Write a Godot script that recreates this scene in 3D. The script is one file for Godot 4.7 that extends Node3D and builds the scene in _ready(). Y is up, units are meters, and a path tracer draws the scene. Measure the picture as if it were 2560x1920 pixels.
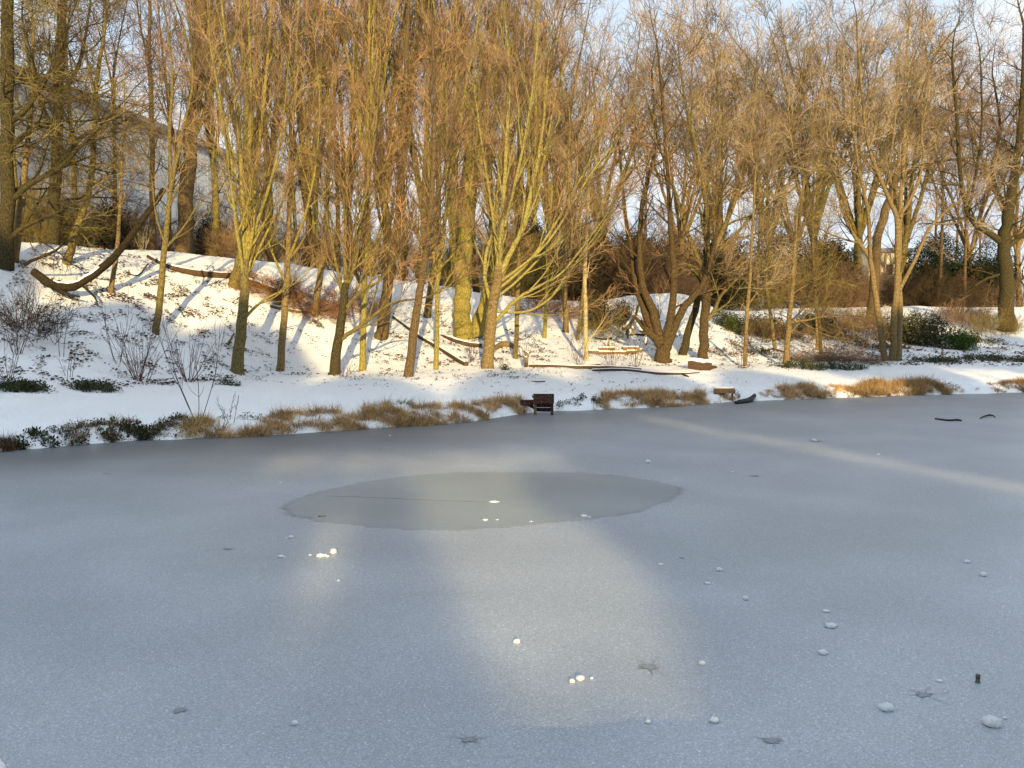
extends Node3D

const SHORE_X := [-45.0, -26.0, -16.0, -11.2, -9.3, -5.8, -3.8, -1.2, 0.6, 2.7, 5.6, 8.0, 11.7, 16.5, 24.0, 45.0, 80.0]
const SHORE_D := [8.0, 13.0, 17.0, 20.0, 21.5, 22.8, 24.0, 25.6, 28.0, 28.9, 30.1, 31.8, 33.0, 34.6, 36.0, 36.0, 30.0]
const FOOT_X := [-45.0, -20.0, -14.1, -12.4, -9.7, -5.9, -0.5, 3.8, 8.2, 13.5, 19.0, 24.0, 80.0]
const FOOT_D := [14.0, 20.0, 25.0, 28.6, 32.4, 34.6, 36.0, 38.5, 39.3, 42.3, 42.8, 44.0, 46.0]
const TOP_X := [-45.0, -30.0, -19.0, -16.3, -11.5, -8.0, -4.0, 1.0, 5.0, 9.7, 13.0, 20.0, 32.0, 80.0]
const TOP_D := [30.0, 32.0, 37.0, 42.0, 45.0, 47.0, 50.0, 54.0, 56.0, 53.0, 56.0, 62.0, 65.0, 70.0]
const TOP_H := [6.0, 6.0, 5.9, 6.0, 5.7, 5.1, 4.6, 4.1, 4.0, 4.2, 3.3, 3.6, 3.6, 3.6]

var rng := RandomNumberGenerator.new()
var M := {}
var total := 0
var openings: Array = []
var spray_mesh: Array = []
var lumps := FastNoiseLite.new()
var fine := FastNoiseLite.new()


class Geo:
	var v := PackedVector3Array()
	var n := PackedVector3Array()
	var uv := PackedVector2Array()
	var f := PackedInt32Array()

	func tube(p: PackedVector3Array, r: PackedFloat32Array, sides: int, cap := false, rough := 0.0, noise: FastNoiseLite = null) -> void:
		var k := p.size()
		var t := (p[1] - p[0]).normalized()
		var a := t.cross(Vector3(0.31, 0.17, 0.93)).normalized()
		var first := v.size()
		for i in k:
			if i > 0:
				var q: Vector3 = p[mini(i + 1, k - 1)] - p[i - 1]
				t = q.normalized()
			a = (a - t * a.dot(t)).normalized()
			var b := t.cross(a)
			for j in sides:
				var g := TAU * j / sides
				var o := a * cos(g) + b * sin(g)
				var rr := r[i]
				if rough > 0.0:
					rr *= 1.0 + rough * noise.get_noise_3d(p[i].x * 9.0 + o.x * 60.0, p[i].y * 9.0, p[i].z * 9.0 + o.z * 60.0)
				v.append(p[i] + o * rr)
				n.append(o)
		for i in k - 1:
			for j in sides:
				var c := first + i * sides + j
				var d := first + i * sides + (j + 1) % sides
				f.append_array(PackedInt32Array([c, c + sides, d, d, c + sides, d + sides]))
		if cap:
			for e in 2:
				var at: int = 0 if e == 0 else k - 1
				var dir: Vector3 = (p[0] - p[1]).normalized() if e == 0 else (p[k - 1] - p[k - 2]).normalized()
				var m := v.size()
				v.append(p[at])
				n.append(dir)
				for j in sides:
					v.append(v[first + at * sides + j])
					n.append(dir)
				for j in sides:
					var c := m + 1 + j
					var d := m + 1 + (j + 1) % sides
					f.append_array(PackedInt32Array([m, c, d] if e == 0 else [m, d, c]))

	func face(a: Vector3, b: Vector3, c: Vector3, nn: Vector3) -> void:
		var m := v.size()
		v.append_array(PackedVector3Array([a, b, c]))
		n.append_array(PackedVector3Array([nn, nn, nn]))
		if (b - a).cross(c - a).dot(nn) > 0.0:
			f.append_array(PackedInt32Array([m, m + 2, m + 1]))
		else:
			f.append_array(PackedInt32Array([m, m + 1, m + 2]))

	func tri(a: Vector3, b: Vector3, c: Vector3) -> void:
		face(a, b, c, (c - a).cross(b - a).normalized())

	func quad(a: Vector3, b: Vector3, c: Vector3, d: Vector3, nn: Vector3) -> void:
		face(a, b, c, nn)
		face(a, c, d, nn)

	func box(t: Transform3D, s: Vector3, bevel := 0.012) -> void:
		# a board with chamfered long edges, s = full size
		var h := s * 0.5
		var be := minf(bevel, minf(h.x, minf(h.y, h.z)) * 0.45)
		for ax in 3:
			for sg in [-1.0, 1.0]:
				var u := (ax + 1) % 3
				var w := (ax + 2) % 3
				var q: Array = []
				for c in [[-1, -1], [1, -1], [1, 1], [-1, 1]]:
					var e := Vector3.ZERO
					e[ax] = h[ax] * sg
					e[u] = (h[u] - be) * c[0]
					e[w] = (h[w] - be) * c[1]
					q.append(t * e)
				var nn := Vector3.ZERO
				nn[ax] = sg
				quad(q[0], q[1], q[2], q[3], (t.basis * nn).normalized())
		for ax in 3:
			var u := (ax + 1) % 3
			var w := (ax + 2) % 3
			for su in [-1.0, 1.0]:
				for sw in [-1.0, 1.0]:
					var q: Array = []
					for c in [[-1, 0], [1, 0], [1, 1], [-1, 1]]:
						var e := Vector3.ZERO
						e[ax] = (h[ax] - be) * c[0]
						e[u] = su * (h[u] if c[1] == 0 else h[u] - be)
						e[w] = sw * (h[w] - be if c[1] == 0 else h[w])
						q.append(t * e)
					var nn := Vector3.ZERO
					nn[u] = su
					nn[w] = sw
					quad(q[0], q[1], q[2], q[3], (t.basis * nn).normalized())

	func mesh(m: Material) -> ArrayMesh:
		var arr: Array = []
		arr.resize(Mesh.ARRAY_MAX)
		arr[Mesh.ARRAY_VERTEX] = v
		arr[Mesh.ARRAY_NORMAL] = n
		if uv.size() == v.size():
			arr[Mesh.ARRAY_TEX_UV] = uv
		arr[Mesh.ARRAY_INDEX] = f
		var out := ArrayMesh.new()
		out.add_surface_from_arrays(Mesh.PRIMITIVE_TRIANGLES, arr)
		out.surface_set_material(0, m)
		return out


func rr(a: float, b: float) -> float:
	return rng.randf_range(a, b)


func rv(k := 1.0) -> Vector3:
	return Vector3(rr(-k, k), rr(-k, k), rr(-k, k))


func along(xs: Array, ys: Array, x: float) -> float:
	var k := xs.size()
	if x <= xs[0]:
		return ys[0]
	if x >= xs[k - 1]:
		return ys[k - 1]
	var i := 0
	while x > xs[i + 1]:
		i += 1
	var m0: float = 0.0 if i == 0 else (ys[i + 1] - ys[i - 1]) / (xs[i + 1] - xs[i - 1])
	var m1: float = 0.0 if i + 2 >= k else (ys[i + 2] - ys[i]) / (xs[i + 2] - xs[i])
	var h: float = xs[i + 1] - xs[i]
	var t: float = (x - xs[i]) / h
	var t2 := t * t
	var t3 := t2 * t
	return (2 * t3 - 3 * t2 + 1) * ys[i] + (t3 - 2 * t2 + t) * h * m0 + (3 * t2 - 2 * t3) * ys[i + 1] + (t3 - t2) * h * m1


func near_shore(x: float) -> float:
	if x > -2.9:
		return 5.3 + maxf(0.0, x - 20.0) * 0.2
	return 5.3 + (-2.9 - x) * 1.1


# height of the snow at x, and at d metres in front of the lens
func high(x: float, d: float) -> float:
	var ns := near_shore(x) + 0.12 * lumps.get_noise_2d(x * 14.0, 4.0)
	if d < ns:
		var w := ns - d
		return minf(w * 0.9, 0.35 + w * 0.22) * smoothstep(0.0, 0.3, w) * 0.9 + lumps.get_noise_2d(x * 9.0, d * 9.0) * 0.04 if w < 4.0 else 1.12
	var s := along(SHORE_X, SHORE_D, x) + 0.22 * lumps.get_noise_2d(x * 16.0, 50.0) + 0.1 * lumps.get_noise_2d(x * 60.0, 90.0)
	var u := d - s
	if u <= 0.0:
		return maxf(-0.4, u * 0.5 if u < -0.02 else u)
	var ft := along(FOOT_X, FOOT_D, x)
	var lip := 0.5 * (1.0 - exp(-u * 1.6))
	var rough := smoothstep(0.0, 0.4, u) * (0.05 * lumps.get_noise_2d(x * 10.0, d * 10.0) + 0.05 * fine.get_noise_2d(x * 18.0, d * 18.0))
	var out := lip + 0.38 * smoothstep(0.0, 1.0, u / maxf(ft - s, 0.1)) + rough
	if d > ft:
		var td := along(TOP_X, TOP_D, x)
		var t := minf(1.0, (d - ft) / (td - ft))
		out += (along(TOP_X, TOP_H, x) - 0.88) * (t * t * (3.0 - 2.0 * t) * 0.45 + t * 0.55)
		out += smoothstep(0.0, 4.0, d - ft) * 0.22 * lumps.get_noise_2d(x * 2.6 + 30.0, d * 2.6)
	return out


func on_ground(x: float, d: float, sink := 0.0) -> Vector3:
	return Vector3(x, high(x, d) - sink, -d)


func numbered(called: String) -> String:
	if not has_node(called):
		return called
	var i := 1
	while has_node("%s_%03d" % [called, i]):
		i += 1
	return "%s_%03d" % [called, i]


func tag(o: Node, label: String, category: String, group := "", kind := "") -> void:
	if label:
		o.set_meta("label", label)
	if category:
		o.set_meta("category", category)
	if group:
		o.set_meta("group", group)
	if kind:
		o.set_meta("kind", kind)


func thing(called: String, label: String, category: String, at: Vector3, group := "") -> Node3D:
	var o := Node3D.new()
	o.name = numbered(called)
	add_child(o)
	o.position = at
	tag(o, label, category, group)
	return o


func part(called: String, m: Mesh, parent: Node, mat: Material = null) -> MeshInstance3D:
	var o := MeshInstance3D.new()
	o.name = called if parent != self else numbered(called)
	o.mesh = m
	if mat:
		o.material_override = mat
	parent.add_child(o, true)
	return o


func many(called: String, m: Mesh, where: Array, tints: Array, parent: Node) -> MultiMeshInstance3D:
	var mm := MultiMesh.new()
	mm.transform_format = MultiMesh.TRANSFORM_3D
	mm.use_colors = true
	mm.mesh = m
	mm.instance_count = where.size()
	for i in where.size():
		mm.set_instance_transform(i, where[i])
		mm.set_instance_color(i, tints[i])
	var o := MultiMeshInstance3D.new()
	o.name = called if parent != self else numbered(called)
	o.multimesh = mm
	parent.add_child(o, true)
	o.set_meta("kind", "stuff")
	return o


func dup(root: Node3D, at: Vector3, turn: float, size: float, label: String, group: String) -> Node3D:
	var c: Node3D = root.duplicate()
	c.name = numbered(String(root.name).rstrip("_0123456789"))
	add_child(c)
	c.position = at
	c.rotation.y = turn
	c.scale = Vector3.ONE * size
	c.set_meta("label", label)
	c.set_meta("group", group)
	return c


func plain(c: Color, rough := 0.85) -> StandardMaterial3D:
	var m := StandardMaterial3D.new()
	m.albedo_color = c.linear_to_srgb()
	m.roughness = rough
	m.metallic_specular = 0.3
	return m


func noise_tex(kind: int, freq: float, size: int, oct: int, ramp: Array, sd := 1, as_is := false) -> NoiseTexture2D:
	var nz := FastNoiseLite.new()
	nz.noise_type = kind
	nz.frequency = freq
	nz.seed = sd
	nz.fractal_octaves = oct
	if oct == 1:
		nz.fractal_type = FastNoiseLite.FRACTAL_NONE
	var t := NoiseTexture2D.new()
	t.width = size
	t.height = size
	t.seamless = true
	t.noise = nz
	if ramp.size():
		var g := Gradient.new()
		var off := PackedFloat32Array()
		var col := PackedColorArray()
		for r in ramp:
			off.append(r[0])
			var c: Color = r[1]
			col.append(c if as_is else c.linear_to_srgb())
		g.offsets = off
		g.colors = col
		t.color_ramp = g
	return t


func grey(x: float) -> Color:
	return Color(x, x, x)


func bark(a: Color, b: Color, c: Color, sd: int) -> StandardMaterial3D:
	var m := StandardMaterial3D.new()
	m.albedo_texture = noise_tex(FastNoiseLite.TYPE_SIMPLEX_SMOOTH, 0.018, 512, 5, [[0.15, a], [0.5, b], [0.85, c]], sd)
	m.uv1_triplanar = true
	m.uv1_scale = Vector3(2.1, 0.75, 2.1)
	m.roughness = 0.9
	m.metallic_specular = 0.25
	m.heightmap_enabled = true
	m.heightmap_texture = M.relief
	m.heightmap_scale = 1.6
	return m


func tinted(rough := 0.85) -> StandardMaterial3D:
	var m := plain(Color.WHITE, rough)
	m.vertex_color_use_as_albedo = true
	return m


# ---------------------------------------------------------------- trees
func wave(p: PackedVector3Array, r: PackedFloat32Array, cut: int, jitter: float) -> Array:
	var op := PackedVector3Array()
	var orr := PackedFloat32Array()
	var k := p.size()
	for i in k - 1:
		var a: Vector3 = p[maxi(i - 1, 0)]
		var d: Vector3 = p[mini(i + 2, k - 1)]
		for s in cut:
			var t := float(s) / cut
			op.append(p[i].cubic_interpolate(p[i + 1], a, d, t) + (rv(jitter) * r[i] if s > 0 else Vector3.ZERO))
			orr.append(lerpf(r[i], r[i + 1], t))
	op.append(p[k - 1])
	orr.append(r[k - 1])
	return [op, orr]


func twig_spray(sd: int, length: float, side: int, ang: float, curl: float) -> ArrayMesh:
	rng.seed = sd
	var g := Geo.new()
	var axis := PackedVector3Array()
	var rad := PackedFloat32Array()
	var p := Vector3.ZERO
	var dir := Vector3.UP
	for i in 5:
		axis.append(p)
		rad.append(lerpf(0.012, 0.0045, i / 4.0))
		dir = (dir + Vector3(rr(-1, 1), 0.2, rr(-1, 1)) * curl).normalized()
		p += dir * length / 4.0
	g.tube(axis, rad, 3)
	for k in side:
		var t := 0.12 + 0.86 * k / side
		var fi := t * 4.0
		var i := int(fi)
		var at: Vector3 = axis[i].lerp(axis[i + 1], fi - i)
		var az := k * 2.4 + rr(-0.5, 0.5)
		var up: Vector3 = (axis[i + 1] - axis[i]).normalized()
		var out := Vector3(cos(az), 0, sin(az))
		var d2 := (up * cos(ang) + out * sin(ang)).normalized()
		var l2 := length * (0.52 - 0.3 * t) * rr(0.7, 1.25)
		var q := PackedVector3Array([at])
		for s in 3:
			d2 = (d2 + up * 0.16 + rv(curl)).normalized()
			q.append(q[s] + d2 * l2 / 3.0)
		g.tube(q, PackedFloat32Array([0.007, 0.006, 0.0047, 0.0033]), 3)
		for j in 3:
			var w := 0.3 + 0.26 * j
			var b: Vector3 = q[int(w * 3)].lerp(q[mini(int(w * 3) + 1, 3)], w * 3 - int(w * 3))
			var az2 := j * 2.4 + k
			var d3 := (d2 * cos(ang * 0.9) + Vector3(cos(az2), 0.15, sin(az2)) * sin(ang * 0.9)).normalized()
			var l3 := length * rr(0.1, 0.2)
			g.tube(PackedVector3Array([b, b + d3 * l3 * 0.5, b + (d3 + up * 0.15 + rv(curl * 0.6)).normalized() * l3]), PackedFloat32Array([0.0049, 0.004, 0.0027]), 3)
	return g.mesh(M.twig)


func branch(g: Geo, p: Vector3, dir: Vector3, l: float, r: float, o: Dictionary, sprays: Array) -> void:
	var pts := PackedVector3Array([p])
	var rad := PackedFloat32Array([r])
	var up: float = o.up
	var wig: float = o.wig
	var steps := 5
	for i in steps:
		dir = (dir + Vector3.UP * up * 0.3 + rv(wig)).normalized()
		pts.append(pts[i] + dir * l / steps)
		rad.append(lerpf(r, maxf(r * 0.25, 0.006), (i + 1.0) / steps))
	g.tube(pts, rad, 5 if r > 0.03 else 4)
	var subs: int = o.sub
	for k in subs:
		var t := 0.16 + 0.8 * (k + rr(0.0, 0.8)) / subs
		var fi := minf(t * steps, steps - 0.01)
		var i := int(fi)
		var at: Vector3 = pts[i].lerp(pts[i + 1], fi - i)
		var ax: Vector3 = (pts[i + 1] - pts[i]).normalized()
		var az := k * 2.4 + rr(-0.6, 0.6)
		var side := (ax.cross(Vector3(0.2, 0.5, 0.84)).normalized()).rotated(ax, az)
		var a := deg_to_rad(o.ang) * rr(0.7, 1.2)
		var d2 := (ax * cos(a) + side * sin(a)).normalized()
		var l2 := l * (0.62 - 0.34 * t) * rr(0.7, 1.2)
		var q := PackedVector3Array([at])
		for s in 3:
			d2 = (d2 + Vector3.UP * up * 0.3 + rv(wig)).normalized()
			q.append(q[s] + d2 * l2 / 3.0)
		var r2 := maxf(lerpf(r, r * 0.3, t) * 0.6, 0.012)
		g.tube(q, PackedFloat32Array([r2, r2 * 0.85, r2 * 0.65, 0.006]), 3)
		var ns: int = o.sp
		for s in ns:
			var w := 3.0 * (0.3 + 0.7 * (s + 0.6) / ns) if s < ns - 1 else 2.99
			var ii := mini(int(w), 2)
			sprays.append([q[ii].lerp(q[ii + 1], w - ii), (q[ii + 1] - q[ii]).normalized() + rv(0.35)])
	sprays.append([pts[steps], dir])
	sprays.append([pts[steps - 1], (dir + rv(0.5)).normalized()])


func mixed(a: Color, b: Color, spread := 0.25) -> Color:
	var c := a.lerp(b, rng.randf())
	var k := rr(1.0 - spread, 1.0 + spread)
	return Color(c.r * k, c.g * k, c.b * k)


func tree(called: String, label: String, x: float, d: float, stems: Array, o: Dictionary, group := "") -> Node3D:
	rng.seed = hash(label) + int(x * 100.0)
	var root := thing(called, label, "tree", on_ground(x, d, 0.12), group)
	var sprays: Array = []
	var g2 := Geo.new()
	for k in stems.size():
		var s: Array = stems[k]
		var p := PackedVector3Array()
		var r := PackedFloat32Array()
		for i in s.size() / 4:
			p.append(Vector3(s[i * 4], s[i * 4 + 1], s[i * 4 + 2]))
			r.append(s[i * 4 + 3])
		var w := wave(p, r, 4, 0.22)
		p = w[0]
		r = w[1]
		if k == 0:
			for i in p.size():
				if p[i].y < 0.9:
					r[i] *= 1.0 + 0.22 * pow(1.0 - maxf(p[i].y, 0.0) / 0.9, 2.0)
		var g := Geo.new()
		g.tube(p, r, 10 if r[0] > 0.1 else 7, k == 0, 0.16, fine)
		part("trunk" if k == 0 else "limb", g.mesh(M[o.foot if k == 0 and o.has("foot") else o.bark]), root)
		var total := 0.0
		for i in p.size() - 1:
			total += p[i].distance_to(p[i + 1])
		var f0: float = o.f0 if k == 0 or not o.has("f1") else o.f1
		var nb := int(ceil(total * (1.0 - f0) * o.dens))
		for b in nb:
			var t := f0 + (1.0 - f0) * (b + rr(0.1, 0.9)) / nb
			var fi := minf(t * (p.size() - 1), p.size() - 1.01)
			var i := int(fi)
			var ax: Vector3 = (p[i + 1] - p[i]).normalized()
			var side := (ax.cross(Vector3(0.3, 0.2, 0.93)).normalized()).rotated(ax, b * 2.4 + rr(-0.5, 0.5))
			var a := deg_to_rad(o.ang) * rr(0.75, 1.25)
			var rad := lerpf(r[i], r[mini(i + 1, r.size() - 1)], fi - i)
			var l: float = o.len * (1.0 - 0.55 * (t - f0) / (1.0 - f0)) * rr(0.65, 1.2)
			branch(g2, p[i].lerp(p[i + 1], fi - i), (ax * cos(a) + side * sin(a)).normalized(), l, clampf(rad * 0.6, 0.02, 0.022 * l + 0.012), o, sprays)
		branch(g2, p[p.size() - 1], (p[p.size() - 1] - p[p.size() - 2]).normalized(), o.len * 0.8, r[r.size() - 1] * 0.9, o, sprays)
	if g2.f.size():
		var br := part("branches", g2.mesh(M[o.bark]), root)
		br.set_meta("kind", "stuff")
	crown(root, sprays, o)
	return root


func crown(root: Node3D, all: Array, o: Dictionary) -> void:
	var sprays: Array = []
	for s in all:
		if rng.randf() < o.get("keep", 0.62) * 1.0:
			sprays.append(s)
			if rng.randf() < 0.3:
				sprays.append([s[0] + rv(0.25), (s[1].normalized() + rv(0.6)).normalized()])
	total += sprays.size()
	var where: Array = []
	var tints: Array = []
	var tops := 8.0
	for s in sprays:
		tops = maxf(tops, s[0].y)
	for s in sprays:
		var y: Vector3 = (s[1] + rv(0.3)).normalized()
		var x := y.cross(Vector3(rr(-1, 1), rr(-1, 1), rr(-1, 1))).normalized()
		var k: float = o.size * rr(0.65, 1.25)
		where.append(Transform3D(Basis(x, y, x.cross(y)) * k, s[0]))
		tints.append(mixed(T[o.twig][0], T[o.twig][1], 0.4) * (0.30 if rng.randf() < 0.34 else 1.08))  # random sprays coloured dark to imitate the shade between twigs
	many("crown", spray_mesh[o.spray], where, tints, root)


# leaders for trees that stand behind, where the photograph shows no single limb
func leaders(height: float, r: float, fork: float, count: int, spread: float, lean: float) -> Array:
	var out: Array = []
	var tr: Array = []
	var az := rr(0, TAU)
	for i in 4:
		var t := i / 3.0 * fork
		tr.append_array([cos(az) * lean * t * height + rr(-0.1, 0.1), t * height, sin(az) * lean * t * height + rr(-0.1, 0.1), r * (1.0 - 0.5 * t)])
	out.append(tr)
	for k in count:
		var a := TAU * k / count + rr(-0.5, 0.5)
		var s: Array = []
		var e := rr(0.85, 1.05)
		for i in 5:
			var t := i / 4.0
			var w := spread * height * (t * 0.7 + 0.3 * t * t) * rr(0.85, 1.15)
			s.append_array([tr[12] + cos(a) * w, tr[13] + (height * e - tr[13]) * t - 0.15 * (1.0 - t), tr[14] + sin(a) * w, tr[15] * lerpf(0.72, 0.16, t)])
		out.append(s)
	return out

var T := {
	orange = [Color(0.35, 0.215, 0.12), Color(0.27, 0.195, 0.085)], rust = [Color(0.36, 0.20, 0.10), Color(0.26, 0.18, 0.075)], olive = [Color(0.24, 0.185, 0.06), Color(0.16, 0.12, 0.04)],
	beige = [Color(0.39, 0.285, 0.17), Color(0.30, 0.225, 0.115)], brown = [Color(0.24, 0.15, 0.085), Color(0.17, 0.11, 0.065)], dark = [Color(0.09, 0.06, 0.03), Color(0.05, 0.035, 0.02)],
	bracken = [Color(0.30, 0.13, 0.045), Color(0.20, 0.10, 0.04)], straw = [Color(0.40, 0.26, 0.10), Color(0.28, 0.17, 0.07)]}



# ---------------------------------------------------------------- low plants
func leaf_clump(sd: int, count: int, radius: float, leaf: float, mat: Material) -> ArrayMesh:
	rng.seed = sd
	var g := Geo.new()
	for k in count:
		var c := rv(1.0)
		while c.length() > 1.0:
			c = rv(1.0)
		c *= radius
		var u := (c.normalized() + rv(0.7)).normalized()
		var w := u.cross(rv(1.0)).normalized()
		var l := leaf * rr(0.6, 1.3)
		var nn := u.cross(w).normalized()
		if nn.y < 0.0:
			nn = -nn
		var tip := c + u * l - nn * l * 0.15
		var a := c + u * l * 0.45 + w * l * 0.3 + nn * l * 0.06
		var b := c + u * l * 0.45 - w * l * 0.3 + nn * l * 0.06
		g.face(c, a, tip, (nn + w * 0.3).normalized())
		g.face(c, b, tip, (nn - w * 0.3).normalized())
	return g.mesh(mat)


func blade_clump(sd: int, count: int, tall: float, spread: float, droop: float, width: float) -> ArrayMesh:
	rng.seed = sd
	var g := Geo.new()
	for k in count:
		var az := rr(0, TAU)
		var out := Vector3(cos(az), 0, sin(az))
		var w := Vector3(-sin(az), 0, cos(az)).rotated(Vector3.UP, rr(-0.8, 0.8)) * width * rr(0.7, 1.4)
		var p := out * spread * sqrt(rng.randf()) + rv(0.03)
		p.y = -0.03
		var dir := (Vector3.UP + out * rr(0.1, 0.7)).normalized()
		var l := tall * rr(0.45, 1.15)
		var last := p
		var lw := w
		for s in 4:
			var q := last + dir * l * 0.25
			var nw := w * (1.0 - (s + 1) * 0.24)
			var nn := dir.cross(w).normalized()
			if nn.y < 0.0:
				nn = -nn
			g.face(last - lw, last + lw, q + nw, nn)
			if s < 3:
				g.face(last - lw, q + nw, q - nw, nn)
			last = q
			lw = nw
			dir = (dir + Vector3.DOWN * droop * rr(0.2, 1.0) + rv(0.12)).normalized()
	return g.mesh(M.blade)


func bush(called: String, label: String, category: String, x: float, d: float, size: Vector3, count: int, which: String, a: Color, b: Color, k: float, stems := 5, group := "") -> Node3D:
	rng.seed = hash(label) + 7
	var root := thing(called, label, category, on_ground(x, d, 0.05), group)
	var st := Geo.new()
	for i in stems:
		var top := Vector3(rr(-0.6, 0.6) * size.x, rr(0.6, 1.3) * size.y, rr(-0.6, 0.6) * size.z)
		st.tube(PackedVector3Array([rv(0.12) * Vector3(1, 0, 1), top * 0.5 + rv(0.08), top]), PackedFloat32Array([0.03, 0.02, 0.008]), 4)
	if stems > 0:
		part("stems", st.mesh(M.brown), root)
	var where: Array = []
	var tints: Array = []
	for i in count:
		var p := rv(1.0)
		while p.length() > 1.0 or p.y < -0.6:
			p = rv(1.0)
		var bump := 1.0 + 0.35 * lumps.get_noise_3d(p.x * 60.0 + x * 7.0, p.y * 60.0, p.z * 60.0)
		p = p * lerpf(0.55, 1.0, sqrt(p.length())) * bump
		var at := Vector3(p.x * size.x, (p.y + 0.6) * size.y / 1.6 * 1.0, p.z * size.z)
		at.y += high(x + at.x, d - at.z) - high(x, d)
		where.append(Transform3D(Basis.from_euler(rv(PI)).scaled(Vector3.ONE * k * rr(0.7, 1.3)), at))
		tints.append(mixed(a, b, 0.35))
	many("foliage", M[which], where, tints, root)
	return root


# a mass of bare twigs: bramble, dead bracken, brushwood
func thicket(called: String, label: String, category: String, x: float, d: float, size: Vector3, count: int, tint: String, k: float, flat := 0.0, stuff := false, group := "") -> Node3D:
	rng.seed = hash(label) + 11
	var where: Array = []
	var tints: Array = []
	for i in count:
		var p := Vector3(rr(-1, 1), rng.randf(), rr(-1, 1))
		while Vector2(p.x, p.z).length() > 1.0:
			p = Vector3(rr(-1, 1), rng.randf(), rr(-1, 1))
		var hgt := (1.0 - p.x * p.x * 0.6 - p.z * p.z * 0.4) * (0.75 + 0.5 * lumps.get_noise_2d(x * 10 + p.x * 50.0, p.z * 50.0))
		var at := Vector3(p.x * size.x, p.y * sqrt(p.y) * size.y * hgt, p.z * size.z)
		at.y += high(x + at.x, d - at.z) - high(x, d) - 0.02
		var y := (Vector3(p.x * 0.7, 0.9 * (1.0 - flat), p.z * 0.7) + rv(0.8) * Vector3(1, 1.0 - flat * 0.8, 1)).normalized()
		var ax := y.cross(rv(1.0)).normalized()
		where.append(Transform3D(Basis(ax, y, ax.cross(y)) * k * rr(0.6, 1.2), at))
		tints.append(mixed(T[tint][0], T[tint][1], 0.3))
	if stuff:
		var o := many(called, spray_mesh[i_spray(x)], where, tints, self)
		o.position = on_ground(x, d)
		tag(o, label, category, group, "stuff")
		return o
	var root := thing(called, label, category, on_ground(x, d, 0.0), group)
	many("stems", spray_mesh[i_spray(x)], where, tints, root)
	return root


func i_spray(x: float) -> int:
	return 3 + int(absf(x * 10.0)) % 2


func grass_bed(label: String, x0: float, x1: float, u0: float, u1: float, count: int, k: float, a: Color, b: Color, which := "sedge", called := "grass", category := "grass") -> void:
	rng.seed = hash(label) + 3
	var cx := (x0 + x1) * 0.5
	var cd := along(SHORE_X, SHORE_D, cx)
	var o := Vector3(cx, 0.2, -cd)
	var where: Array = []
	var tints: Array = []
	var tries := 0
	while where.size() < count and tries < count * 20:
		tries += 1
		var x := rr(x0, x1)
		var e := (x - cx) / maxf((x1 - x0) * 0.5, 0.01)
		var u := lerpf(u0, u1 * sqrt(maxf(0.0, 1.0 - e * e * e * e * 0.8)), rng.randf())
		var d := along(SHORE_X, SHORE_D, x) + u
		if lumps.get_noise_2d(x * 42.0, d * 70.0) < 0.04 + rr(-0.14, 0.08):
			continue
		var p := on_ground(x, d, 0.03)
		p.y = maxf(p.y, -0.02)
		var s := k * rr(0.4, 1.3)
		where.append(Transform3D(Basis.from_euler(Vector3(rr(-0.5, 0.5), rr(0, TAU), rr(-0.5, 0.5))).scaled(Vector3(s, s * rr(0.7, 1.15), s)), p - o))
		tints.append(mixed(a, b, 0.4))
	var g := many(called, M[which], where, tints, self)
	g.position = o
	tag(g, label, category, "", "stuff")


# many stems from one stool, each stem a part
func shrub(label: String, x: float, d: float, tall: float, count: int, spread: float, tint: String, group := "", category := "shrub") -> void:
	rng.seed = hash(label) + 5
	var root := thing("bare_shrub" if category == "shrub" else "sapling", label, category, on_ground(x, d, 0.04), group)
	for k in count:
		var g := Geo.new()
		var az := TAU * k / count + rr(-0.5, 0.5)
		var dir := (Vector3.UP + Vector3(cos(az), 0, sin(az)) * spread * rr(0.3, 1.2)).normalized()
		var p := PackedVector3Array([Vector3(cos(az), 0, sin(az)) * rr(0.02, 0.14)])
		var r := PackedFloat32Array()
		var l := tall * rr(0.6, 1.1)
		for i in 6:
			r.append(lerpf(0.010, 0.0035, i / 6.0) * (0.65 + tall * 0.15))
			dir = (dir + Vector3.UP * 0.1 + rv(0.1)).normalized()
			p.append(p[i] + dir * l / 6.0)
		r.append(0.004)
		g.tube(p, r, 4)
		for j in 5:
			var i := 2 + j % 4
			var d2 := ((p[i + 1] - p[i]).normalized() + rv(0.8)).normalized()
			var l2 := l * rr(0.12, 0.34)
			g.tube(PackedVector3Array([p[i], p[i] + d2 * l2 * 0.5, p[i] + (d2 + Vector3.UP * 0.3).normalized() * l2]), PackedFloat32Array([0.0065, 0.005, 0.003]), 3)
		part("stem", g.mesh(M[tint]), root)


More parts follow.
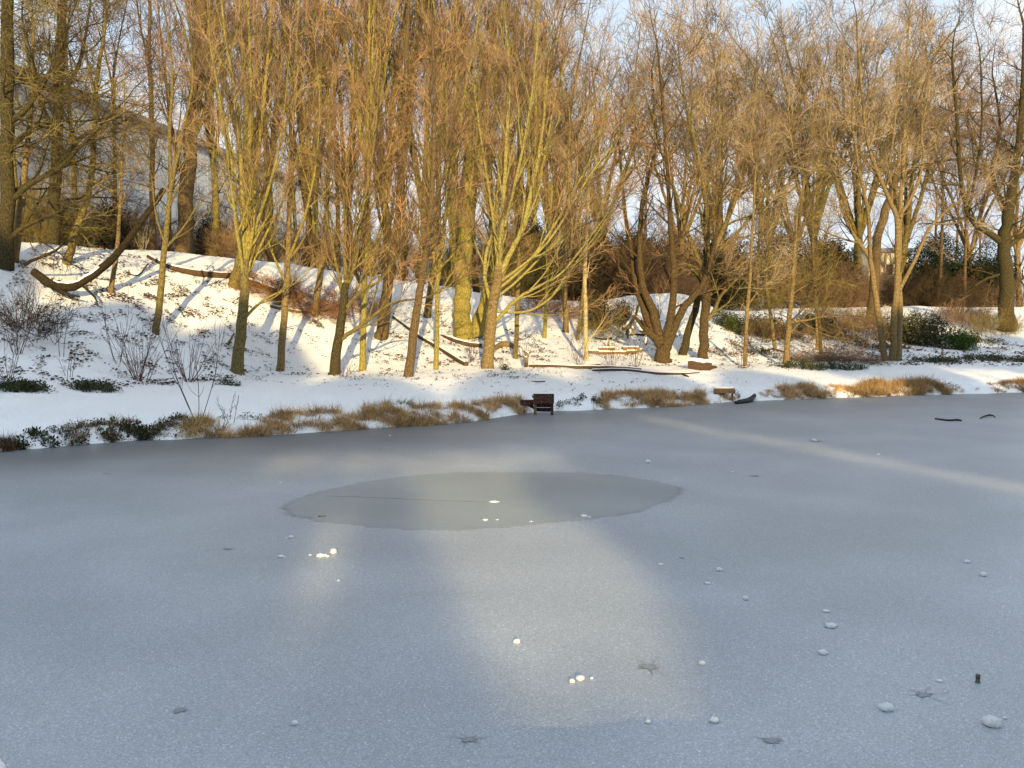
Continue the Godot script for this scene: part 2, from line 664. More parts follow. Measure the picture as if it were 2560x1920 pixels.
# ---------------------------------------------------------------- dead wood, snowballs
func log_piece(called: String, label: String, category: String, pts: Array, mat: String, snow := 0.0, extra: Array = [], group := "") -> Node3D:
	# pts: [x, d, height above the snow, radius] ...
	rng.seed = hash(label)
	var root := thing(called, label, category, on_ground(pts[0][0], pts[0][1]), group)
	var p := PackedVector3Array()
	var r := PackedFloat32Array()
	for q in pts:
		p.append(on_ground(q[0], q[1]) + Vector3.UP * q[2] - root.position)
		r.append(q[3])
	var w := wave(p, r, 3, 0.15)
	var g := Geo.new()
	g.tube(w[0], w[1], 9, true, 0.22, fine)
	part("wood", g.mesh(M[mat]), root)
	for e in extra:
		var ep := PackedVector3Array()
		var er := PackedFloat32Array()
		for q in e:
			ep.append(on_ground(q[0], q[1]) + Vector3.UP * q[2] - root.position)
			er.append(q[3])
		var ge := Geo.new()
		var we := wave(ep, er, 3, 0.2)
		ge.tube(we[0], we[1], 6, true)
		part("side_branch", ge.mesh(M[mat]), root)
	if snow > 0.0:
		part("snow", snow_strip(w[0].slice(4, 13) if called == "fallen_bough" else w[0], w[1].slice(4, 13) if called == "fallen_bough" else w[1], snow), root)
	return root


func snow_strip(p: PackedVector3Array, r: PackedFloat32Array, depth: float) -> ArrayMesh:
	# a rounded ridge of snow lying on the upper side of a rod
	var g := Geo.new()
	var k := p.size()
	var rows: Array = []
	for i in k:
		var t: Vector3 = (p[mini(i + 1, k - 1)] - p[maxi(i - 1, 0)]).normalized()
		var side := t.cross(Vector3.UP).normalized()
		var up := side.cross(t).normalized()
		var row: Array = []
		var e := depth * (0.55 + 0.45 * sin(PI * (i + 0.5) / k)) * (1.0 + 0.4 * fine.get_noise_1d(i * 31.0))
		for j in 7:
			var a := PI * (j / 6.0)
			var w := 0.62 * r[i]
			row.append(p[i] + side * cos(a) * w + up * (0.72 * r[i] + sin(a) * (0.3 * r[i] + e)))
		rows.append(row)
	for i in k - 1:
		for j in 6:
			var a: Vector3 = rows[i][j]
			var b: Vector3 = rows[i][j + 1]
			var c: Vector3 = rows[i + 1][j + 1]
			var d: Vector3 = rows[i + 1][j]
			var nn: Vector3 = ((a + b + c + d) * 0.25 - (p[i] + p[i + 1]) * 0.5).normalized()
			g.quad(a, b, c, d, nn)
	return g.mesh(M.snow_cap)


func snowball(label: String, x: float, d: float, size: float, tall: float, sd: int, lumps_n := 1, group := "snowballs thrown onto the ice", mat := "old_snow") -> void:
	rng.seed = sd * 77 + 5
	var root: Node3D = null
	if lumps_n > 1:
		root = thing("snow_lumps", label, "snow", Vector3(x, 0, -d), group)
	for q in lumps_n:
		var g := Geo.new()
		var rows := 9
		var cols := 14
		var s := size * (1.0 if q == 0 else rr(0.35, 0.75))
		var off := Vector3.ZERO if q == 0 else Vector3(rr(-1.4, 1.4) * size, 0, rr(-0.8, 0.8) * size)
		var ring: Array = []
		for i in rows + 1:
			var a := PI * i / rows
			for j in cols:
				var b := TAU * j / cols
				var v := Vector3(sin(a) * cos(b), cos(a), sin(a) * sin(b))
				var k := 1.0 + 0.42 * lumps.get_noise_3d(v.x * 55.0 + sd * 19.0 + q * 9.0, v.y * 55.0, v.z * 55.0) + 0.16 * fine.get_noise_3d(v.x * 70.0 + sd, v.y * 70.0, v.z * 70.0)
				var w := v * k
				w.y *= tall * (1.0 if w.y > 0.0 else 0.55)
				if w.y < 0.0:
					w.x *= 1.06
					w.z *= 1.06
				ring.append(w * s * 0.5)
		for i in rows:
			for j in cols:
				var a: Vector3 = ring[i * cols + j]
				var b: Vector3 = ring[i * cols + (j + 1) % cols]
				var c: Vector3 = ring[(i + 1) * cols + (j + 1) % cols]
				var e: Vector3 = ring[(i + 1) * cols + j]
				for t in [[a, b, c], [a, c, e]]:
					var nn: Vector3 = (t[1] - t[0]).cross(t[2] - t[0])
					if nn.length() < 1e-9:
						continue
					var m := g.v.size()
					for z in t:
						g.v.append(z)
						g.n.append((Vector3(z.x, z.y / maxf(tall, 0.3), z.z)).normalized())
					if nn.dot(t[0] + t[1] + t[2]) > 0.0:
						g.f.append_array(PackedInt32Array([m, m + 2, m + 1]))
					else:
						g.f.append_array(PackedInt32Array([m, m + 1, m + 2]))
		var o := part("snowball" if root == null else "lump", g.mesh(M[mat]), self if root == null else root)
		o.rotation.y = rr(0, TAU)
		if root == null:
			o.position = Vector3(x, size * 0.5 * tall * 0.42, -d)
			tag(o, label, "snowball", group)
		else:
			o.position = off + Vector3.UP * s * 0.5 * tall * 0.42


func star_crack(parent: Node, x: float, d: float, size: float, arms: int, sd: int, reach := 3.0) -> void:
	rng.seed = sd
	var g := Geo.new()
	var n := 26
	var c := Vector3(x, 0.005, -d)
	var last := Vector3.ZERO
	var first := Vector3.ZERO
	for i in n + 1:
		var a := TAU * i / n
		var r := size * rr(0.35, 1.0)
		var q := c + Vector3(cos(a) * r * 1.15, 0, sin(a) * r * 0.9)
		if i == n:
			q = first
		if i == 0:
			first = q
		else:
			g.face(c, last, q, Vector3.UP)
		last = q
	for k in arms:
		var a := TAU * k / arms + rr(-0.4, 0.4)
		var dir := Vector3(cos(a), 0, sin(a))
		var w := dir.cross(Vector3.UP) * size * rr(0.03, 0.08)
		var p := c + Vector3.UP * 0.002 + dir * size * 0.4
		var l := size * reach * rr(0.5, 1.2)
		for s in 4:
			var q := p + (dir + Vector3(rr(-0.25, 0.25), 0, rr(-0.25, 0.25))) * l / 4.0
			var w2 := w * (0.72 if s < 3 else 0.02)
			g.quad(p - w, p + w, q + w2, q - w2, Vector3.UP)
			p = q
			w = w2
	part("crack", g.mesh(M.crack), parent)


func _ready() -> void:
	# ---- camera
	var cam := Camera3D.new()
	cam.name = "camera"
	cam.position = Vector3(0, 3.0, 0)
	cam.rotation_degrees.x = -4.300
	cam.fov = 46.0
	cam.near = 0.1
	cam.far = 900.0
	add_child(cam)
	# ---- sky
	var env := Environment.new()
	env.background_mode = Environment.BG_SKY
	env.tonemap_mode = Environment.TONE_MAPPER_LINEAR
	env.tonemap_exposure = 1.58
	env.sdfgi_enabled = true
	env.ssao_enabled = true
	env.ssil_enabled = true
	var sky := Sky.new()
	var sm := PanoramaSkyMaterial.new()
	sm.panorama = sky_picture()
	sm.energy_multiplier = 0.74
	sky.sky_material = sm
	env.sky = sky
	var we := WorldEnvironment.new()
	we.name = "air"
	we.environment = env
	add_child(we)
	# ---- sun: low, behind the camera
	var sun := DirectionalLight3D.new()
	sun.name = "sun"
	sun.light_color = Color(1.0, 0.88, 0.63)
	sun.light_energy = 1.6
	sun.light_angular_distance = 0.5
	sun.shadow_enabled = true
	add_child(sun)
	sun.look_at_from_position(Vector3.ZERO, Vector3(-0.10, -0.235, -1.0), Vector3.UP)

	lumps.noise_type = FastNoiseLite.TYPE_SIMPLEX_SMOOTH
	lumps.frequency = 0.03
	lumps.fractal_octaves = 3
	lumps.seed = 5
	fine.noise_type = FastNoiseLite.TYPE_SIMPLEX_SMOOTH
	fine.frequency = 0.05
	fine.fractal_octaves = 3
	fine.seed = 9
	materials()
	setting()
	buildings()
	front_trees()
	far_trees()
	trees_behind_camera()
	low_plants()
	dead_wood()
	on_the_ice()


func sky_picture() -> ImageTexture:
	var w := 1024
	var h := 512
	var im := Image.create(w, h, false, Image.FORMAT_RGBF)
	var nz := FastNoiseLite.new()
	nz.noise_type = FastNoiseLite.TYPE_SIMPLEX_SMOOTH
	nz.frequency = 1.0
	nz.fractal_octaves = 6
	nz.seed = 21
	for j in h:
		var el := PI * (0.5 - (j + 0.5) / h)
		var sy := sin(el)
		var base: Color
		if sy >= 0.0:
			base = Color(0.76, 0.84, 0.91).lerp(Color(0.44, 0.64, 0.90), pow(sy, 0.75))
		else:
			base = Color(0.55, 0.58, 0.62)
		for i in w:
			var c := base
			if sy > -0.02:
				var az := TAU * (i + 0.5) / w
				var dx := cos(az) * cos(el)
				var dz := sin(az) * cos(el)
				var k := 1.0 / (maxf(sy, 0.0) + 0.22)
				var v := nz.get_noise_3d(dx * k * 0.75, dz * k * 0.75, sy * 2.6)
				var cl := smoothstep(-0.22, 0.42, v)
				c = base.lerp(Color(0.93, 0.94, 0.94), cl * 0.9)
			im.set_pixel(i, j, c)
	return ImageTexture.create_from_image(im)


# hoar frost: single crystals, a few painted bright as sun glints
func frost_picture(size: int, amount: float) -> ImageTexture:
	rng.seed = size
	var by := PackedByteArray()
	by.resize(size * size * 3)
	for i in size * size:
		var q := rng.randf()
		var k := 0.37 * (1.0 + amount * (rng.randf() - 0.5) * 0.8)
		if q > 0.985:
			k = lerpf(k, 0.95, amount * 1.6)
		elif q > 0.86:
			k *= 1.0 + amount * 0.7
		elif q < 0.12:
			k *= 1.0 - amount * 0.4
		var c := Color(k * 0.92, k, k * 1.09).linear_to_srgb()
		by[i * 3] = int(clampf(c.r, 0, 1) * 255.0)
		by[i * 3 + 1] = int(clampf(c.g, 0, 1) * 255.0)
		by[i * 3 + 2] = int(clampf(c.b, 0, 1) * 255.0)
	return ImageTexture.create_from_image(Image.create_from_data(size, size, false, Image.FORMAT_RGB8, by))


func materials() -> void:
	M.relief = noise_tex(FastNoiseLite.TYPE_SIMPLEX, 0.03, 512, 4, [], 3)
	M.olive = bark(Color(0.06, 0.045, 0.02), Color(0.16, 0.125, 0.045), Color(0.26, 0.21, 0.08), 11)
	M.green = bark(Color(0.11, 0.09, 0.022), Color(0.26, 0.215, 0.055), Color(0.38, 0.32, 0.10), 12)
	M.brown = bark(Color(0.045, 0.03, 0.016), Color(0.115, 0.078, 0.038), Color(0.19, 0.135, 0.065), 13)
	M.pale = bark(Color(0.28, 0.22, 0.11), Color(0.44, 0.37, 0.20), Color(0.55, 0.48, 0.28), 14)
	M.dark = bark(Color(0.022, 0.018, 0.011), Color(0.055, 0.043, 0.02), Color(0.10, 0.085, 0.03), 15)
	M.tan = bark(Color(0.085, 0.058, 0.026), Color(0.20, 0.14, 0.062), Color(0.31, 0.235, 0.11), 16)
	M.deadwood = bark(Color(0.045, 0.028, 0.018), Color(0.09, 0.055, 0.032), Color(0.15, 0.10, 0.06), 17)
	M.twig = tinted(0.8)
	M.blade = tinted(0.8)
	M.blade.backlight_enabled = true
	M.blade.backlight = Color(0.35, 0.3, 0.2)
	M.leaf = tinted(0.55)
	M.dead_leaf = tinted(0.8)
	M.reddish = plain(Color(0.11, 0.05, 0.04))
	var snow := plain(Color(0.89, 0.90, 0.905), 0.65)
	snow.uv1_triplanar = true
	snow.uv1_world_triplanar = true
	snow.uv1_scale = Vector3(0.8, 0.8, 0.8)
	snow.heightmap_enabled = true
	snow.heightmap_texture = noise_tex(FastNoiseLite.TYPE_SIMPLEX_SMOOTH, 0.022, 512, 5, [], 31)
	snow.heightmap_scale = 5.0
	M.snow = snow
	var cap: StandardMaterial3D = snow.duplicate()
	cap.uv1_scale = Vector3(6, 6, 6)
	cap.heightmap_scale = 0.8
	M.snow_cap = cap
	var old: StandardMaterial3D = cap.duplicate()
	old.albedo_color = Color(0.70, 0.72, 0.735).linear_to_srgb()
	M.old_snow = old
	# frosted ice: grey-blue body, sparse white hoar crystals, painted glints, wide faint mottling
	var ice := StandardMaterial3D.new()
	ice.albedo_texture = frost_picture(1024, 0.46)
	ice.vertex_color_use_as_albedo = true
	ice.uv1_scale = Vector3(0.115, 0.115, 0.115)
	ice.detail_enabled = true
	ice.detail_uv_layer = BaseMaterial3D.DETAIL_UV_2
	ice.detail_blend_mode = BaseMaterial3D.BLEND_MODE_MUL
	ice.detail_albedo = noise_tex(FastNoiseLite.TYPE_SIMPLEX_SMOOTH, 0.012, 512, 5, [[0.2, Color(0.93, 0.935, 0.94)], [0.55, Color(0.97, 0.97, 0.975)], [0.8, Color(1, 1, 1)]], 42, true)
	ice.uv2_scale = Vector3(0.045, 0.045, 0.045)
	ice.roughness = 0.42
	ice.metallic_specular = 0.5
	ice.heightmap_enabled = true
	ice.heightmap_texture = ice.albedo_texture
	ice.heightmap_scale = 0.4
	M.ice = ice
	var clear: StandardMaterial3D = ice.duplicate()
	clear.albedo_texture = frost_picture(512, 0.12)
	clear.albedo_color = Color(0.80, 0.845, 0.83).linear_to_srgb()
	clear.roughness = 0.33
	clear.heightmap_texture = clear.albedo_texture
	clear.heightmap_scale = 0.1
	M.clear_ice = clear
	M.seam = plain(Color(0.29, 0.275, 0.265), 0.5)
	M.crack = plain(Color(0.225, 0.25, 0.262), 0.38)
	M.bottle = plain(Color(0.10, 0.12, 0.095), 0.15)
	M.red_ring = plain(Color(0.12, 0.03, 0.02), 0.5)
	M.lime = bark(Color(0.13, 0.11, 0.035), Color(0.29, 0.25, 0.08), Color(0.43, 0.375, 0.15), 28)
	M.umber = bark(Color(0.03, 0.02, 0.012), Color(0.08, 0.055, 0.027), Color(0.14, 0.10, 0.045), 29)
	M.black_wood = bark(Color(0.012, 0.009, 0.006), Color(0.03, 0.022, 0.012), Color(0.06, 0.045, 0.02), 27)
	M.wet = plain(Color(0.012, 0.013, 0.018), 0.4)
	M.plank = bark(Color(0.045, 0.022, 0.016), Color(0.085, 0.042, 0.03), Color(0.17, 0.10, 0.07), 18)
	M.plank_pale = bark(Color(0.12, 0.07, 0.035), Color(0.22, 0.14, 0.075), Color(0.3, 0.2, 0.11), 19)
	M.cladding = plain(Color(0.43, 0.445, 0.47), 0.6)
	M.cladding_pale = plain(Color(0.49, 0.50, 0.515), 0.6)
	M.dark_glass = plain(Color(0.03, 0.035, 0.045), 0.15)
	M.roof = plain(Color(0.2, 0.21, 0.24), 0.7)
	M.cream = plain(Color(0.74, 0.60, 0.36), 0.9)
	M.brick = bark(Color(0.26, 0.075, 0.035), Color(0.34, 0.11, 0.05), Color(0.40, 0.15, 0.07), 20)
	for k in 3:
		spray_mesh.append(twig_spray(100 + k, 1.45, 8, 0.66, 0.17))
	for k in 2:
		spray_mesh.append(twig_spray(200 + k, 1.35, 8, 0.95, 0.26))
	spray_mesh.append(twig_spray(300, 1.7, 9, 0.45, 0.12))
	M.clump = leaf_clump(1, 34, 0.42, 0.13, M.leaf)
	M.small_clump = leaf_clump(2, 26, 0.16, 0.075, M.leaf)
	M.ivy_clump = leaf_clump(3, 44, 0.75, 0.24, M.leaf)
	M.sedge = blade_clump(4, 62, 0.5, 0.2, 0.85, 0.009)
	M.reed = blade_clump(5, 34, 0.6, 0.16, 0.22, 0.0065)


func setting() -> void:
	# snow-covered ground: one sheet, rows follow the shore line
	var xs: Array = []
	var x := -240.0
	while x < 260.0:
		xs.append(x)
		x += 0.22 if x > -27.0 and x < 34.0 else (1.0 if x > -50.0 and x < 80.0 else 15.0)
	var us: Array = [-0.6, -0.25, -0.12, -0.05, 0.0]
	var u := 0.05
	while u < 360.0:
		us.append(u)
		u += 0.07 if u < 0.5 else (0.12 if u < 1.6 else (0.3 if u < 42.0 else (1.5 if u < 60.0 else 25.0)))
	var ns: Array = [-80.0, -30.0, -12.0, -6.0, -4.0, -3.0, -2.2, -1.6, -1.2, -0.9, -0.7, -0.5, -0.4, -0.3, -0.2, -0.1, 0.0, 0.1, 0.3]
	var g := Geo.new()
	var cols := ns.size() + us.size()
	for xx in xs:
		var nd := near_shore(xx)
		var fd := maxf(along(SHORE_X, SHORE_D, xx), nd + 1.2)
		for q in ns:
			g.v.append(Vector3(xx, high(xx, nd + q) if q < 0.2 else -0.3, -(nd + q)))
		for q in us:
			g.v.append(Vector3(xx, high(xx, fd + q), -(fd + q)))
	g.n.resize(g.v.size())
	for i in xs.size():
		for j in cols:
			var a: Vector3 = g.v[maxi(i - 1, 0) * cols + j]
			var b: Vector3 = g.v[mini(i + 1, xs.size() - 1) * cols + j]
			var c: Vector3 = g.v[i * cols + maxi(j - 1, 0)]
			var d: Vector3 = g.v[i * cols + mini(j + 1, cols - 1)]
			var nn := (b - a).cross(d - c).normalized()
			g.n[i * cols + j] = nn if nn.y > 0.0 else -nn
	for i in xs.size() - 1:
		for j in cols - 1:
			var c := i * cols + j
			g.f.append_array(PackedInt32Array([c, c + 1, c + cols, c + 1, c + cols + 1, c + cols]))
	var gm := part("ground", g.mesh(M.snow), self)
	tag(gm, "", "", "", "structure")
	# the frozen pond
	var iv := PackedVector3Array()
	var iuv := PackedVector2Array()
	var inn := PackedVector3Array()
	var ii := PackedInt32Array()
	var frost_and_reflection := PackedColorArray()
	for i in 133:
		for j in 73:
			var p := Vector3(-48.0 + i, 0, -(3.0 + j * 0.5))
			iv.append(p)
			iuv.append(Vector2(p.x, p.z))
			inn.append(Vector3.UP)
			# less hoar and painted-in tree reflection darken the far shore, most where pond narrows
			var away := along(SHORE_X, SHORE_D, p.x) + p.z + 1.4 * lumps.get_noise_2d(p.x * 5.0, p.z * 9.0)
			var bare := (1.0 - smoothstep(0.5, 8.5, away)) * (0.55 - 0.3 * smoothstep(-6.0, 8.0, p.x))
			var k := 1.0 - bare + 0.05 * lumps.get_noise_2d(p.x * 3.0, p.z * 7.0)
			frost_and_reflection.append(Color(k, k * (1.0 - bare * 0.04), k * (1.0 - bare * 0.10)))
	for i in 132:
		for j in 72:
			var c := i * 73 + j
			ii.append_array(PackedInt32Array([c, c + 1, c + 73, c + 1, c + 74, c + 73]))
	var ice := MeshInstance3D.new()
	ice.name = "frozen_pond_ice"
	ice.mesh = uv_mesh(iv, inn, iuv, ii, M.ice, frost_and_reflection)
	add_child(ice)
	tag(ice, "grey-blue frosted ice covering the pond", "", "", "structure")
	# clear, darker ice where the frost is missing: ragged edge
	var centre := Vector3(-0.63, 0.002, -14.63)
	var pv := PackedVector3Array([centre])
	var pn := PackedVector3Array([Vector3.UP])
	var pu := PackedVector2Array([Vector2(centre.x, centre.z)])
	var pi := PackedInt32Array()
	var outline: Array = [[-3.63, 14.05], [-3.54, 14.77], [-3.13, 15.56], [-2.56, 16.33], [-1.67, 17.00], [-0.62, 17.27], [0.93, 17.27], [1.97, 16.91], [2.68, 16.21], [2.95, 15.46], [2.63, 14.67], [1.96, 13.70], [1.18, 13.20], [0.29, 12.84], [-0.45, 12.57], [-1.01, 12.50], [-1.70, 12.60], [-2.42, 12.84], [-3.09, 13.23], [-3.43, 13.55]]
	rng.seed = 4
	var n := 720
	for i in n:
		var t := float(i) / n * outline.size()
		var k := int(t)
		var m := outline.size()
		var a := Vector2(outline[k][0], outline[k][1])
		var b := Vector2(outline[(k + 1) % m][0], outline[(k + 1) % m][1])
		var e := a.cubic_interpolate(b, Vector2(outline[(k + m - 1) % m][0], outline[(k + m - 1) % m][1]), Vector2(outline[(k + 2) % m][0], outline[(k + 2) % m][1]), t - k)
		var mid := Vector2(centre.x, -centre.z)
		e = mid + (e - mid) * (1.0 + rr(-0.045, 0.022) + 0.022 * fine.get_noise_1d(i * 4.0) + 0.03 * fine.get_noise_1d(i * 0.9 + 300.0))
		var p := Vector3(e.x, 0.002, -e.y)
		pv.append(p)
		pn.append(Vector3.UP)
		pu.append(Vector2(p.x, p.z))
		pi.append_array(PackedInt32Array([0, 1 + i, 1 + (i + 1) % n]) if true else PackedInt32Array([0, 1 + (i + 1) % n, 1 + i]))
	var patch := MeshInstance3D.new()
	patch.name = "clear_ice_patch"
	patch.mesh = uv_mesh(pv, pn, pu, pi, M.clear_ice)
	ice.add_child(patch, true)
	patch.set_meta("label", "darker oval of clear ice with a ragged frosty edge")
	# a thin frosted seam across the clear ice
	var sv := Geo.new()
	var seam: Array = [[-3.21, 14.93], [-2.67, 14.90], [-2.13, 14.83], [-1.58, 14.73], [-1.11, 14.60], [-0.71, 14.51], [-0.35, 14.38]]
	for i in seam.size() - 1:
		var a := Vector3(seam[i][0], 0.005, -seam[i][1])
		var b := Vector3(seam[i + 1][0], 0.005, -seam[i + 1][1])
		var wa := 0.085 * sin(PI * i / (seam.size() - 1.0))
		var wb := 0.085 * sin(PI * (i + 1) / (seam.size() - 1.0))
		sv.quad(a + Vector3(0, 0, wa), a - Vector3(0, 0, wa), b - Vector3(0, 0, wb), b + Vector3(0, 0, wb), Vector3.UP)
	part("frost_seam", sv.mesh(M.seam), ice)
	star_crack(ice, 1.17, 7.54, 0.093, 7, 50, 2.4)
	star_crack(ice, 3.27, 6.98, 0.080, 6, 51, 2.4)
	star_crack(ice, 1.84, 6.20, 0.077, 5, 52, 1.4)
	star_crack(ice, -0.30, 6.21, 0.069, 7, 53, 2.2)
	star_crack(ice, -2.53, 6.69, 0.065, 4, 54, 1.2)
	star_crack(ice, 7.30, 21.57, 0.162, 9, 55, 3.0)
	star_crack(ice, 4.55, 16.83, 0.097, 5, 56, 2.2)
	star_crack(ice, -3.66, 11.49, 0.076, 2, 57, 1.6)
	star_crack(ice, -7.73, 17.09, 0.076, 2, 58, 1.5)
	star_crack(ice, -6.67, 18.11, 0.072, 2, 59, 1.2)
	star_crack(ice, -3.00, 20.38, 0.072, 2, 60, 1.2)
	star_crack(ice, 2.97, 25.23, 0.112, 2, 61, 1.5)
	star_crack(ice, 6.68, 28.08, 0.099, 2, 62, 1.2)
	star_crack(ice, -3.30, 15.03, 0.033, 3, 63, 1.2)
	star_crack(ice, 2.11, 11.05, 0.034, 2, 64, 1.5)


func uv_mesh(v: PackedVector3Array, n: PackedVector3Array, uv: PackedVector2Array, f: PackedInt32Array, m: Material, tint := PackedColorArray()) -> ArrayMesh:
	var arr: Array = []
	arr.resize(Mesh.ARRAY_MAX)
	arr[Mesh.ARRAY_VERTEX] = v
	arr[Mesh.ARRAY_NORMAL] = n
	arr[Mesh.ARRAY_TEX_UV] = uv
	arr[Mesh.ARRAY_TEX_UV2] = uv
	if tint.size():
		arr[Mesh.ARRAY_COLOR] = tint
	arr[Mesh.ARRAY_INDEX] = f
	var out := ArrayMesh.new()
	out.add_surface_from_arrays(Mesh.PRIMITIVE_TRIANGLES, arr)
	out.surface_set_material(0, m)
	return out


func boxed(called: String, parent: Node, centre: Vector3, size: Vector3, mat: String, turn := Basis.IDENTITY, bevel := 0.01) -> MeshInstance3D:
	var g := Geo.new()
	g.box(Transform3D(turn, Vector3.ZERO), size, bevel)
	var o := part(called, g.mesh(M[mat]), parent)
	o.position = centre
	return o


func buildings() -> void:
	# long metal-clad shed on the plateau behind the trees
	var a := Vector3(-31.0, 0, -44.0)
	var b := Vector3(-21.2, 0, -113.0)
	var base := 5.0
	var root := thing("metal_clad_hall", "long pale grey metal-clad hall seen through the trees above the snowy bank", "building", Vector3(a.x, base, a.z))
	var dir := (b - a).normalized()
	var turn := Basis(dir, Vector3.UP, dir.cross(Vector3.UP))
	var long := a.distance_to(b)
	var hgt := 12.2
	var out := turn.z if turn.z.x > 0.0 else -turn.z
	var core := boxed("wall", root, dir * long * 0.5 + Vector3.UP * hgt * 0.5 - out * 9.3, Vector3(long, hgt, 18.0), "roof", turn)
	core.set_meta("label", "dark backing wall")
	var n := 26
	for i in n:
		for lvl in 2:
			var p := dir * (long * (i + 0.5) / n) + Vector3.UP * (3.4 + 2.15 + lvl * 4.36) + out * (0.06 if (i + lvl) % 2 else 0.075)
			boxed("panel", root, p - out * 0.3, Vector3(long / n - 0.06, 4.3, 0.5), "cladding" if (i * 7 + lvl * 3) % 5 else "cladding_pale", turn, 0.03)
	for i in n:
		boxed("window", root, dir * (long * (i + 0.5) / n) + Vector3.UP * 2.35 - out * 0.15, Vector3(long / n - 0.35, 1.7, 0.4), "dark_glass", turn, 0.02)
	boxed("plinth", root, dir * long * 0.5 + Vector3.UP * 0.6 - out * 0.1, Vector3(long, 1.5, 0.5), "cladding", turn, 0.02)
	var rf := boxed("roof", root, dir * long * 0.5 + Vector3.UP * (hgt + 0.2) - out * 9.0, Vector3(long + 1.2, 0.5, 19.2), "roof", turn, 0.05)
	boxed("snow", rf, Vector3.UP * 0.3, Vector3(long + 1.0, 0.14, 19.0), "snow_cap", turn, 0.05)
	# cream block far behind
	var bc := thing("cream_house", "sunlit cream-walled house behind the three-stemmed tree", "building", Vector3(36.45, high(36.45, 88.00) - 1.0, -88.00))
	boxed("wall", bc, Vector3(0, 3.3, -4), Vector3(4.01, 6.6, 8.0), "cream")
	boxed("roof", bc, Vector3(0, 6.75, -4), Vector3(4.01 + 0.8, 0.4, 8.8), "roof")
	for i in 3:
		for j in 2:
			var wd := boxed("window", bc, Vector3(-4.01 * 0.33 + i * 4.01 * 0.33, 2.6 + j * 2.3, 0.02), Vector3(0.6, 1.0, 0.1), "dark_glass")
			boxed("sill", wd, Vector3(0, -0.56, 0.06), Vector3(0.75, 0.1, 0.2), "cladding_pale")
	# brick house and brick garden wall
	var bh := thing("brick_house", "orange brick house half hidden behind dark evergreens near the old oak", "building", Vector3(43.65, high(43.65, 84.00) - 1.0, -84.00))
	boxed("wall", bh, Vector3(0, 2.5, -4), Vector3(4.83, 5.0, 8.0), "brick")
	boxed("roof", bh, Vector3(0, 5.15, -4), Vector3(4.83 + 0.8, 0.3, 8.8), "roof")
	for i in 2:
		boxed("window", bh, Vector3(-1.0 + i * 2.0, 3.0, 0.02), Vector3(0.9, 1.2, 0.1), "dark_glass")
	var bw := thing("brick_garden_wall", "low red brick garden wall at the top of the far snowy slope", "wall", Vector3(24.81, high(24.81, 68.00) - 0.3, -68.00))
	boxed("wall", bw, Vector3(0, 0.7, 0), Vector3(2.71, 1.4, 0.25), "brick")
	boxed("coping", bw, Vector3(0, 1.44, 0), Vector3(2.71 + 0.06, 0.09, 0.34), "cladding")


